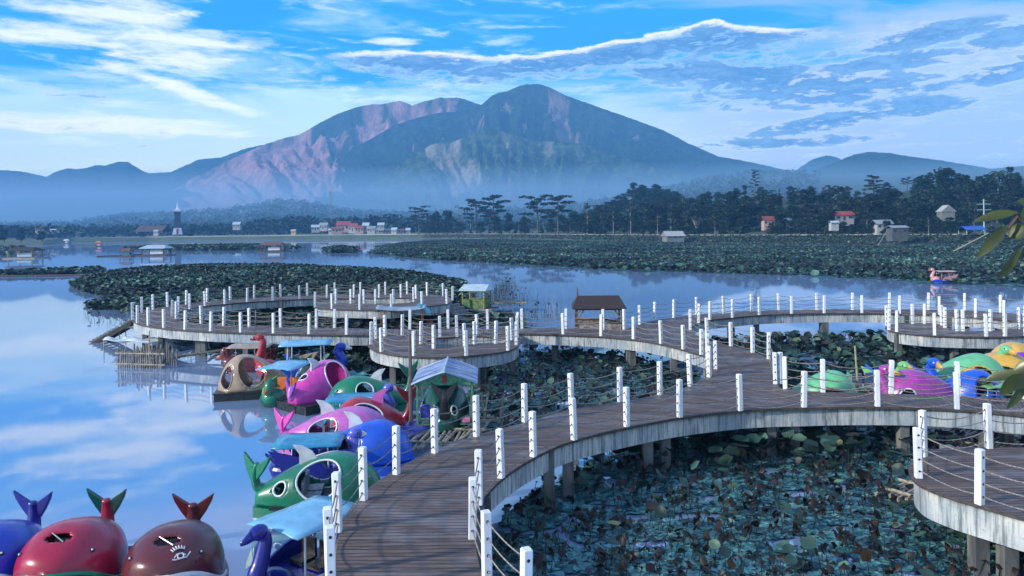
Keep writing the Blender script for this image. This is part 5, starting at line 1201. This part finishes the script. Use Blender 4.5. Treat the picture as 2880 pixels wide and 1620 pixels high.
def make_tree(kind, seed):
    """unit: about 10 m tall"""
    global rng
    keep = rng; rng = np.random.default_rng(seed); rd = random.Random(seed)
    t = bpy.data.objects.new('tree', None); col.objects.link(t); lm = LeafMesh()
    limbs = []; cl = []; tm = TRUNK
    if kind == 'broad':
        limbs = [([(0, 0, -.5), (0.1, 0, 2), (0, 0.1, 4.5)], .28, .14)]
        for k in range(17):
            a = rd.uniform(0, 6.28); r = rd.uniform(0.3, 2.5); z = rd.uniform(1.5, 8.6); r *= 1 - max(z - 6, 0) / 5
            cl.append((r * math.cos(a), r * math.sin(a), z, rd.uniform(.9, 1.8), rd.uniform(.9, 1.8), rd.uniform(.7, 1.3)))
            if k < 5: limbs.append(([(0, 0, 3), (r * .5 * math.cos(a), r * .5 * math.sin(a), z * .6), cl[-1][:3]], .12, .04))
        leaf_cloud(lm, cl, 62, 0.30)
    elif kind == 'umbrella':
        limbs = [([(0, 0, -.5), (0.15, 0, 3), (-.1, 0, 6), (0, 0, 8.6)], .26, .08)]
        for k in range(11):
            a = k * 2.4 + rd.uniform(-.4, .4); z = 4.6 + 4.9 * (k / 10) + rd.uniform(-.3, .3); r = rd.uniform(1.6, 3.4) * (1 - 0.5 * max(k / 10 - .6, 0))
            p = (r * math.cos(a), r * math.sin(a), z); cl.append((*p, rd.uniform(1.0, 1.9), rd.uniform(1.0, 1.9), rd.uniform(.22, .42)))
            cl.append((p[0] * .55, p[1] * .55, z - .1, .9, .9, .25)); limbs.append(([(0, 0, z - 1.6), (p[0] * .5, p[1] * .5, z - .7), p], .10, .03))
        leaf_cloud(lm, cl, 75, 0.27, w_=(5, 4, 4, 2.5, .8))
    elif kind == 'slender':
        tm = PALEBARK; limbs = [([(0, 0, -.5), (0.05, 0, 4), (-.1, 0, 9.2)], .16, .05)]
        for k in range(14):
            a = rd.uniform(0, 6.28); z = rd.uniform(4.4, 9.4); r = rd.uniform(.4, 1.7) * (1.15 - (z - 4) / 8)
            p = (r * math.cos(a), r * math.sin(a), z + .3); cl.append((*p, rd.uniform(.4, .8), rd.uniform(.4, .8), rd.uniform(.25, .5))); limbs.append(([(0, 0, z - .5), p], .05, .02))
        leaf_cloud(lm, cl, 62, 0.22, cols=[(0.03, 0.05, 0.035), (0.05, 0.075, 0.045), (0.09, 0.10, 0.07), (0.02, 0.04, 0.03), (0.07, 0.06, 0.04)])
    elif kind == 'araucaria':
        limbs = [([(0, 0, -.5), (0, 0, 5), (0.1, 0, 10)], .2, .05)]
        for k in range(15):
            z = 3.6 + 6.2 * k / 14; a = k * 2.2; r = (2.6 - 1.7 * k / 14) * rd.uniform(.7, 1.15); p = (r * math.cos(a), r * math.sin(a), z + .25)
            cl += [(*p, .75, .75, .16), (p[0] * .6, p[1] * .6, z + .12, .6, .6, .13)]; limbs.append(([(0, 0, z - .2), p], .06, .02))
        leaf_cloud(lm, cl, 90, 0.2)
    elif kind == 'palm':
        tm = PALEBARK; limbs = [([(0, 0, -.5), (0.3, 0, 4), (0.2, 0, 8)], .17, .11)]
        for k in range(15):
            a = 2 * math.pi * k / 15 + rd.uniform(-.15, .15); L = rd.uniform(2.2, 3.0); up = rd.uniform(-.2, 1.2); pts = []
            n = 9; base = np.array([.2, 0, 8.0]); V_ = []
            for j in range(n):
                s_ = j / (n - 1); r = L * s_; z = up * s_ * 1.6 - 2.3 * s_ * s_; w_ = .38 * math.sin(math.pi * min(s_ * .9 + .08, 1)); c = base + np.array([r * math.cos(a), r * math.sin(a), z])
                sd_ = np.array([-math.sin(a), math.cos(a), 0]); V_ += [c - sd_ * w_ - np.array([0, 0, w_ * .5]), c, c + sd_ * w_ - np.array([0, 0, w_ * .5])]
            fs = []
            for j in range(n - 1): fs += [(3 * j, 3 * j + 1, 3 * j + 4, 3 * j + 3), (3 * j + 1, 3 * j + 2, 3 * j + 5, 3 * j + 4)]
            lm.add(np.array(V_)[None], fs, pick(1, GREENS, [2, 3, 2, 4, 1]))
    elif kind == 'banana':
        limbs = [([(0, 0, -.5), (0, 0, 2.5), (.1, 0, 5)], .3, .18)]
        for k in range(9):
            a = 2 * math.pi * k / 9 + rd.uniform(-.3, .3); L = rd.uniform(3.2, 5); up = rd.uniform(1.5, 5.5); V_ = []; n = 7
            for j in range(n):
                s_ = j / (n - 1); c = np.array([.1 + L * s_ * math.cos(a) * .8, L * s_ * math.sin(a) * .8, 5 + up * s_ * 1.4 - 4.2 * s_ * s_]); w_ = .75 * math.sin(math.pi * min(s_ * .85 + .12, 1)); sd_ = np.array([-math.sin(a), math.cos(a), 0])
                V_ += [c - sd_ * w_ - np.array([0, 0, w_ * .3]), c, c + sd_ * w_ - np.array([0, 0, w_ * .3])]
            fs = []
            for j in range(n - 1): fs += [(3 * j, 3 * j + 1, 3 * j + 4, 3 * j + 3), (3 * j + 1, 3 * j + 2, 3 * j + 5, 3 * j + 4)]
            lm.add(np.array(V_)[None], fs, pick(1, [(0.05, 0.11, 0.04), (0.09, 0.15, 0.07), (0.03, 0.07, 0.03)], [1, 1, 1]))
    elif kind == 'bare':
        tm = PALEBARK; limbs = [([(0, 0, -.5), (0, 0, 2.5), (.1, 0, 4)], .22, .15)]
        for k in range(14):
            a = k * 2.4; r = rd.uniform(1.2, 3); z = rd.uniform(6, 9.8); limbs.append(([(0, 0, rd.uniform(2.5, 4)), (r * .4 * math.cos(a), r * .4 * math.sin(a), z * .65), (r * math.cos(a), r * math.sin(a), z)], .09, .02))
            if k % 2 == 0: cl.append((r * math.cos(a), r * math.sin(a), z, .7, .7, .5))
        leaf_cloud(lm, cl, 45, 0.2, cols=[(0.09, 0.09, 0.08), (0.06, 0.07, 0.06), (0.12, 0.11, 0.10), (0.05, 0.06, 0.05), (0.1, 0.1, 0.09)])
    trunk_mesh(limbs, tm, t)
    lm.build('crown' if kind not in ('palm', 'banana') else 'fronds', FOL, t)
    rng = keep
    return t
PROTO = {}
USED = set()
def tree(kind, px, Y, top=None, height=None, var=0, name=None, label=None, group=None, wide=1.0, base=None):
    key = (kind, var)
    if key not in PROTO: PROTO[key] = make_tree(kind, hash_seed(kind) + var)
    src = PROTO[key]
    if key in USED: o = copy_tree(src)
    else: o = src; USED.add(key)
    bz = hill_h(px, Y) - 0.3 if base is None else base
    p = XY(px, Y, bz)
    if top is not None: height = AT(px, top, Y).z - bz
    s_ = height / 10.0
    o.name = name or {'broad': 'broadleaf_tree', 'umbrella': 'umbrella_tree', 'slender': 'slender_tree', 'araucaria': 'tiered_conifer', 'palm': 'palm_tree', 'banana': 'banana_plant', 'bare': 'bare_tree'}[kind]
    o.location = p; o.rotation_euler = (0, 0, random.uniform(0, 6.28)); o.scale = (s_ * wide, s_ * wide, s_)
    tag(o, label, {'banana': 'banana plant'}.get(kind, 'tree'), group)
    return o
def hash_seed(k): return sum(ord(c) * (i + 3) for i, c in enumerate(k))
# trees named one by one, left to right along the right shore
front = [('umbrella', 1178, 576, 'umbrella tree at the left tip of the wooded shore'), ('broad', 1225, 592, 'dense dark broadleaf next to the leftmost umbrella tree'), ('bare', 1291, 578, 'pale forked tree trunk standing out at the left part of the wooded shore'),
         ('broad', 1262, 588, 'dark broadleaf left of the pale forked trunk'), ('umbrella', 1340, 556, 'umbrella tree just right of the pale forked trunk'), ('umbrella', 1388, 543, 'tallest umbrella tree of the left clump on the wooded shore'), ('broad', 1432, 596, 'low round tree right of the tallest left umbrella tree'), ('broad', 1476, 604, 'low round tree in the gap between the umbrella tree clumps'),
         ('umbrella', 1512, 544, 'left one of the two flat topped umbrella trees'), ('umbrella', 1570, 545, 'right one of the two flat topped umbrella trees'), ('broad', 1618, 588, 'dark tree right of the flat topped pair'), ('slender', 1652, 566, 'slender tree with white trunk right of the flat topped pair'), ('umbrella', 1690, 574, 'umbrella tree between the first two white trunks'),
         ('slender', 1725, 590, 'second slender white trunked tree of the shore row'), ('slender', 1774, 578, 'third slender white trunked tree, before the knoll'), ('umbrella', 1812, 588, 'umbrella tree in front of the knoll'), ('slender', 1850, 600, 'white trunked slender tree left of the white roofed shed'), ('broad', 1908, 612, 'round dark tree behind the white roofed shed'),
         ('bare', 1958, 606, 'greyish thin crowned tree right of the white roofed shed'), ('broad', 2003, 614, 'small dark tree right of the greyish thin crowned one'), ('broad', 2088, 598, 'dark bushy tree left of the small red roof'), ('broad', 2195, 592, 'bushy tree left of the red roofed houses'), ('broad', 2312, 578, 'dark narrow tree just left of the red roofs'),
         ('slender', 2748, 566, 'pale branched tree behind the blue roofed stall')]
for i, (k, px, top, lab) in enumerate(front):
    tree(k, px, shore_Y(px) + (22 + (i * 7) % 18), top=top, var=i % 3, label=lab, group='trees of the wooded right shore')
hill = [('araucaria', 2124, 478, 150, 'lone tiered conifer rising highest on the wooded hill', 0.9), ('umbrella', 2062, 540, 150, 'flat crowned tree left of the lone tiered conifer', 1), ('umbrella', 2458, 490, 130, 'flat crowned tree standing above the ridge right of centre', .9), ('broad', 2655, 468, 95, 'big rounded tree forming the highest bump on the right', 1.2),
        ('broad', 2600, 486, 95, 'dark rounded tree left of the highest right bump', 1.1), ('broad', 2712, 484, 95, 'dark rounded tree right of the highest right bump', 1.1), ('palm', 2812, 455, 80, 'curved palm like tree on the right skyline', .9), ('broad', 2770, 492, 80, 'round tree left of the curved palm like tree', 1.1), ('broad', 2855, 488, 80, 'round tree at the right end of the skyline', 1.1),
        ('broad', 2556, 560, 40, 'very dark big tree between the red roofs and the white gable', 1.1), ('broad', 2615, 585, 45, 'dark tree before the white gabled house', 1), ('palm', 2672, 540, 50, 'palm tree rising beside the white gabled house', 1), ('broad', 2830, 560, 50, 'dark tree behind the utility pole', 1.1), ('broad', 2905, 540, 50, 'dark tree cut by the right edge', 1.2)]
for i, (k, px, top, dy, lab, wd) in enumerate(hill):
    tree(k, px, shore_Y(px) + dy, top=top, var=i % 3, label=lab, wide=wd, group='trees of the wooded right shore')
rr = random.Random(5)
n = 0
SKY_ = [(1160, 600), (1300, 592), (1450, 610), (1600, 592), (1700, 582), (1850, 552), (1950, 536), (2000, 524), (2100, 520), (2200, 520), (2300, 517), (2400, 516), (2500, 520), (2560, 505), (2650, 485), (2720, 497), (2800, 490), (2900, 495), (3100, 500)]
for row, (d0, d1, cnt) in enumerate([(16, 26, 60), (30, 55, 72), (60, 100, 74), (110, 185, 74)]):
    for i in range(cnt):
        px = 1190 + (1790) * (i + rr.uniform(0.1, 0.9)) / cnt
        if row >= 2 and px < 1600: continue
        Y = shore_Y(px) + rr.uniform(d0, d1); b = hill_h(px, Y)
        top = interp(SKY_, px) + rr.uniform(0, 16)
        hmax = AT(px, top, Y).z - b; h = min(rr.uniform(9, 15) if row else rr.uniform(4, 7), hmax)
        if row == 3: h = min(max(hmax, 7), 17)
        if h < 3.5: continue
        near_house = row == 0 and (2330 < px < 2580 or 1855 < px < 1935 or 2690 < px < 2790)
        kind = rr.choices(['broad', 'umbrella', 'slender', 'banana'], [6, 2, 1.2, 0])[0] if row else rr.choices(['banana', 'broad', 'slender'], [3, 5, 1])[0]
        if near_house: kind = rr.choice(['banana', 'broad']); h = rr.uniform(4.4, 6.0) if 2330 < px < 2500 else rr.uniform(2.4, 3.4)
        if kind == 'banana': h = min(h, 4.5)
        depth = ('front row', 'second row', 'middle rows', 'skyline row')[row]
        zone = 'left of the first white trunk' if px < 1640 else 'before the distant knoll' if px < 1870 else 'behind the white roofed shed' if px < 2040 else 'below the lone tiered conifer' if px < 2240 else 'round the red roofed houses' if px < 2490 else 'below the highest right bump' if px < 2730 else 'at the right edge'
        lab = {'broad': 'dark broadleaf tree', 'umbrella': 'flat tiered tree', 'slender': 'thin pale tree', 'banana': 'banana plant'}[kind] + ' in the ' + depth + ' of the wood ' + zone
        tree(kind, px, Y, height=h, var=rr.randint(0, 2), label=lab, group='crowded wood on the right shore', wide=rr.uniform(1.0, 1.45) if kind == 'broad' else 1.0); n += 1
for i in range(60):      # knoll
    px = 1660 + 280 * (i + rr.random()) / 60; Y = 640 + rr.uniform(-110, 10)
    tree('broad', px, Y, height=rr.uniform(8, 13), var=rr.randint(0, 2), label='hazy tree on the ' + ('left side' if px < 1750 else 'top' if px < 1850 else 'right side') + ' of the distant knoll, ' + ('front slope' if Y < 585 else 'upper slope'), group='trees on the distant knoll', wide=1.3)
for px, top, lab in [(12, 640, 'dark round tree at the far left edge of the shore'), (60, 642, 'dark squat tree second from the left edge'), (118, 648, 'small dark bush tree third from the left edge'), (348, 638, 'small umbrella tree left of the dark shelter'), (520 + 20, 640, 'small tree right of the monument tower'), (405, 641, 'low dark tree left of the dark shelter')]:
    tree('umbrella' if px == 348 else 'broad', px, shore_Y(px) + 20, top=top, label=lab, wide=1.5 if px != 348 else 1, group='small trees on the far left bank', base=2.0)
# far woods, one mass
def woods():
    lm = LeafMesh(); N = 5200
    px = rng.uniform(-420, 2300, N); Y = rng.uniform(940, 1640, N) ** 1.0
    cl = []
    for a, b in zip(px, Y):
        z = hill_h(a, b); p = XY(a, b, z); h = rng.uniform(6, 15); r = h * rng.uniform(.35, .6)
        cl.append((p.x, p.y, z + h * .55, r, r, h * .5))
    # belt of trees right behind the left bank
    for k in range(620):
        a = rng.uniform(-420, 1260); b = shore_Y(a) + rng.uniform(110, 300)
        z = hill_h(a, b); p = XY(a, b, z); h = rng.uniform(6, 13) * (1.0 + 0.5 * (a > 700)); cl.append((p.x, p.y, z + h * .5, h * .5, h * .5, h * .5))
    leaf_cloud(lm, cl, 1.35, 2.0, shell=0.7, w_=(5, 4, 4, 2, .3))
    tag(lm.build('far_woods', FOL), label='hazy blue wood covering the low hills beyond the left shore', cat='wood', kind='stuff')
woods()
# ------------------------------------------------------------------ buildings
WHITEW = P2('white_render', (0.50, 0.50, 0.48), 0.85); TERRA = P2('terracotta_tiles', (0.34, 0.09, 0.07), 0.85); REDT = P2('red_roof_sheet', (0.42, 0.07, 0.06), 0.7); GREYR = P2('grey_roof', (0.35, 0.37, 0.40), 0.7)
PINKW = P2('pink_render', (0.60, 0.42, 0.38), 0.8); BLUER = P2('blue_tarp', (0.02, 0.12, 0.55), 0.5); GLASS = P2('dark_window', (0.03, 0.04, 0.06), 0.25); GREENW = P2('weathered_wall', (0.22, 0.24, 0.22), 0.9)
def house(label, px, top, bot, wpx, Y, wall, roof, rot=0.0, roof_frac=0.42, group=None, name='house', cat='house', open_=False, deep=0.8):
    a = AT(px, bot, Y); b = AT(px, top, Y); Hh = b.z - a.z; k = Y / F; Wd = wpx * k
    t = thing(name, label, cat, a, rot, group)
    wh = Hh * (1 - roof_frac)
    if open_:
        for sx in (-1, 1):
            for sy in (-1, 1): g = MB(); g.box((sx * Wd * .44, sy * Wd * deep * .4, wh / 2), (Wd * .03, Wd * .03, wh)); g.build('post', wall, t)
    else:
        g = MB(); g.box((0, 0, wh / 2 - 1), (Wd * .88, Wd * deep * .85, wh + 2)); w_ = g.build('wall', wall, t)
        for sx in (-.28, .28): g = MB(); g.box((sx * Wd, -Wd * deep * .425 - 0.02, wh * .55), (Wd * .16, 0.08, wh * .38)); g.build('window', GLASS, t)
        g = MB(); g.box((0, -Wd * deep * .425 - 0.02, wh * .36), (Wd * .12, 0.08, wh * .7)); g.build('door', DARKWOOD, t)
    g = MB(); gable(g, Wd * .88, Wd * deep * .85, wh, Hh - wh, over=Wd * .06, th=Hh * .04, ridge=1.0); g.build('roof', roof, t)
    return t
house('house with red roof, left of the pair on the right shore', 2366, 594, 620, 60, 285, WHITEW, REDT)
house('longer house with red roof and white gable, right of the pair', 2442, 592, 620, 76, 288, WHITEW, REDT)
house('white walled building in front of the red roofed pair', 2480, 618, 645, 50, 262, WHITEW, GREYR)
house('pale low building left of the red roofed pair', 2345, 621, 633, 24, 262, WHITEW, PALER)
house('weathered shed with flat grey roof on the embankment', 2523, 634, 660, 50, 236, P2('mossy_wall', (0.10, 0.11, 0.10), 0.9), GREYR, roof_frac=0.22)
house('white gabled house high among the dark trees', 2660, 577, 606, 40, 262, GREENW, WHITEW, rot=R(82), roof_frac=0.6, deep=1.0)
house('open stall with blue roof on the right embankment', 2733, 636, 660, 58, 232, WHITEW, BLUER, open_=True, name='stall', cat='stall')
house('low shed with sloping white roof behind the lotus band', 1893, 650, 669, 56, 300, GREENW, WHITEW, name='shed', cat='shed', rot=R(8), roof_frac=0.7)
house('small house with pale red roof between the dark bushes', 2160, 608, 634, 34, 300, PINKW, TERRA)
house('pale house half hidden right of the small red roofed one', 2203, 614, 636, 44, 300, WHITEW, PALER)
VG = 'village houses on the far left shore'
vill = [(888, 632, 648, 24, 'W', 'P'), (912, 626, 644, 26, 'W', 'G'), (948, 638, 652, 34, 'P', 'T'), (968, 622, 648, 40, 'P', 'T'), (995, 628, 650, 28, 'W', 'T'), (940, 642, 654, 30, 'W', 'P'), (1012, 634, 652, 26, 'P', 'T'), (1030, 626, 646, 20, 'W', 'P'), (1046, 636, 652, 26, 'W', 'G'), (1072, 626, 642, 20, 'W', 'P'), (1068, 640, 654, 24, 'W', 'P'), (1090, 642, 655, 20, 'P', 'G'), (1110, 640, 654, 18, 'W', 'P'), (1128, 644, 655, 20, 'W', 'T'), (1148, 641, 655, 14, 'W', 'P')]
vlab = ['leftmost white village house with pale roof', 'two storey white village house second from left', 'small pink village house with terracotta roof in front', 'largest pink village house with terracotta roof', 'white village house with terracotta roof beside the largest one', 'low white village house by the waterfront', 'small pink terracotta roofed house in the middle of the village', 'small white village house behind the middle one', 'white village house with grey roof right of the middle', 'high standing small white village house', 'low white house on the right part of the village', 'pinkish house with grey roof near the right end of the village', 'narrow white house near the right end of the village', 'white terracotta roofed house second from the right end', 'tiny white house at the right end of the village']
for (px, a, b, wp, wl, rf), lab in zip(vill, vlab):
    house(lab, px, a, b, wp, shore_Y(px) + 60 + (px * 7) % 30, {'W': WHITEW, 'P': PINKW}[wl], {'P': PALER, 'T': TERRA, 'G': GREYR}[rf], rot=R((px * 13) % 30 - 15), group=VG)
house('white and yellow kiosk on the left promenade', 826, 645, 656, 14, shore_Y(826) + 14, P2('yellow_wall', (0.6, 0.5, 0.1)), WHITEW, name='kiosk', cat='kiosk')
house('white house standing alone among the hazy trees left of the village', 667, 624, 641, 22, shore_Y(667) + 90, WHITEW, PALER)
house('white house with red gable among the hazy trees at far left', 112, 638, 652, 20, shore_Y(112) + 120, WHITEW, TERRA)
house('pale sheds at far left beyond the dark bushes', 150, 644, 650, 26, shore_Y(150) + 120, WHITEW, PALER)
house('dark roofed shelter beside the monument tower', 432, 634, 656, 78, shore_Y(432) + 22, WHITEW, DARKWOOD, roof_frac=0.75, open_=True, name='shelter', cat='shelter')
house('small white booth under the dark shelter', 440, 646, 657, 14, shore_Y(440) + 14, WHITEW, WHITEW, name='booth', cat='booth')
# monument tower
Yt = shore_Y(500) + 16; b = AT(500, 659, Yt); k = Yt / F
t = thing('monument_tower', 'tall dark monument tower with white base and white crown', 'tower', b, R(20))
g = MB(); g.box((0, 0, 8.5 * k), (26 * k, 26 * k, 18 * k), taper=0.72); g.build('base', PWHITE, t)
g = MB(); g.box((0, -12 * k, 8 * k), (5 * k, 4 * k, 16 * k)); g.build('red_stripe', P('red'), t)
g = MB(); g.box((0, 0, 41 * k), (17 * k, 17 * k, 47 * k), taper=0.80); g.box((0, 0, 60 * k), (15 * k, 15 * k, 8 * k), taper=1.3); g.build('shaft', P2('dark_tower_cladding', (0.05, 0.05, 0.07), 0.6), t)
g = MB(); g.box((0, 0, 66 * k), (20 * k, 20 * k, 4 * k)); g.box((0, 0, 70 * k), (14 * k, 14 * k, 4 * k), taper=.6); cr_ = g.build('crown', PWHITE, t)
g = MB(); g.tube([(0, 0, 71 * k), (0, 0, 80 * k), (0, 0, 90 * k)], [3.2 * k, 1.8 * k, .6 * k], 8); g.build('spire', PWHITE, cr_)
Ym = shore_Y(930) + 330; b = AT(930, 600, Ym); k = Ym / F
t = thing('radio_mast', 'slim lattice radio mast with white top above the village', 'mast', b)
g = MB()
for a in range(3): g.tube([(3.2 * k * math.cos(a * 2.09), 3.2 * k * math.sin(a * 2.09), -20 * k), (1.6 * k * math.cos(a * 2.09), 1.6 * k * math.sin(a * 2.09), 66 * k)], .45 * k, 4)
for j in range(16): g.tube([(2.9 * k * math.cos(j * 2.09), 2.9 * k * math.sin(j * 2.09), 5 * j * k - 12 * k), (2.7 * k * math.cos((j + 1) * 2.09), 2.7 * k * math.sin((j + 1) * 2.09), 5 * (j + 1) * k - 12 * k)], .3 * k, 4)
g.build('lattice', STEEL, t)
g = MB(); g.box((0, 0, 68 * k), (8 * k, 4 * k, 12 * k)); g.build('antenna_panels', WHITEW, t)
# utility pole on the right
Yp = shore_Y(2768) + 11; b = AT(2768, 660, Yp); tp = AT(2768, 560, Yp)
t = thing('utility_pole', 'tall pale utility pole beside the blue roofed stall', 'pole', b)
hgt = tp.z - b.z; g = MB(); g.tube([(0, 0, -1), (0, 0, hgt)], [.22, .15], 8); g.build('shaft', PALER, t)
for z in (.70, .86): g = MB(); g.box((0, 0, hgt * z), (4.4, .12, .14)); g.build('crossarm', PALER, t)
# ------------------------------------------------------------------ leaves hanging in from the right
LEAFM = mat('waxy_branch_leaf', (0.055, 0.072, 0.010), (0.022, 0.036, 0.006), 0.45, 6, spec=0.5)
def leaf(a, b, w_, parent, curl=0.15, side=None):
    a, b = Vector(a), Vector(b); d = b - a; L = d.length; d.normalize()
    up = (side or Vector((0.1, -0.75, 0.65))).normalized(); s_ = d.cross(up).normalized(); up = s_.cross(d)
    rows = []
    for i in range(9):
        t = i / 8; ww = w_ / 2 * math.sin(math.pi * min(t * .93 + .04, 1)) ** .8
        c = a + d * L * t - up * curl * L * t * t
        rows.append([c - s_ * ww + up * ww * .35, c, c + s_ * ww + up * ww * .35])
    g = MB(); g.sheet(rows); return g.build('leaf', LEAFM, parent, smooth=True)
def branch(label, Y, twig, leaves):
    t = thing('leafy_branch', label, 'branch', (0, 0, 0)); g = MB(); g.tube([AT(x, y, Y) for x, y in twig], [0.012 - .006 * i / len(twig) for i in range(len(twig))], 6); g.build('twig', DARKWOOD, t)
    for x0, y0, x1, y1, w_ in leaves:
        leaf(AT(x0, y0, Y), AT(x1, y1, Y + random.uniform(-.12, .12)), w_ * 0.82 / F * Y, t)
branch('upper leafy branch tip reaching in from the right edge before the far shore', 3.6, [(2980, 690), (2900, 640), (2860, 610), (2835, 645)],
       [(2862, 598, 2742, 614, 40), (2832, 636, 2755, 718, 38), (2868, 700, 2812, 792, 30), (2885, 640, 2838, 665, 60), (2900, 680, 2850, 700, 60), (2915, 600, 2868, 560, 44), (2920, 640, 2875, 740, 50), (2850, 600, 2846, 642, 26), (2930, 560, 2880, 610, 50)])
branch('lower leafy branch tip at the right edge before the coloured boats', 3.2, [(3000, 1010), (2920, 1040), (2870, 1052)],
       [(2868, 1050, 2772, 1062, 40), (2872, 1052, 2818, 1108, 44), (2890, 1060, 2840, 1160, 34), (2915, 1020, 2850, 1040, 40), (2905, 1070, 2870, 1110, 44), (2920, 1050, 2862, 1085, 40)])

# ------------------------------------------------------------------ air
def haze():
    g = MB(); g.box((0, 1500, 285), (8400, 3700, 580))
    m = bpy.data.materials.new('haze_air'); m.use_nodes = True; nt = m.node_tree; nt.nodes.clear()
    o = nt.nodes.new('ShaderNodeOutputMaterial'); v = nt.nodes.new('ShaderNodeVolumePrincipled')
    v.inputs['Color'].default_value = (0.21, 0.57, 1.0, 1); v.inputs['Density'].default_value = HAZE_D
    v.inputs['Anisotropy'].default_value = -0.15
    nt.links.new(v.outputs[0], o.inputs['Volume'])
    tag(g.build('haze', m), label='blue morning haze over the lake and valley', cat='haze', kind='stuff')
haze()
def mist():
    g = MB(); g.box((0, 1390, 48), (7600, 700, 100))
    m = bpy.data.materials.new('valley_mist_air'); m.use_nodes = True; nt = m.node_tree; nt.nodes.clear()
    o = nt.nodes.new('ShaderNodeOutputMaterial'); v = nt.nodes.new('ShaderNodeVolumePrincipled')
    v.inputs['Color'].default_value = (0.45, 0.72, 1.0, 1); v.inputs['Density'].default_value = 0.0015
    nt.links.new(v.outputs[0], o.inputs['Volume'])
    tag(g.build('mist_bank', m), label='pale blue mist lying in the valley at the foot of the volcano', cat='mist', kind='stuff')
mist()
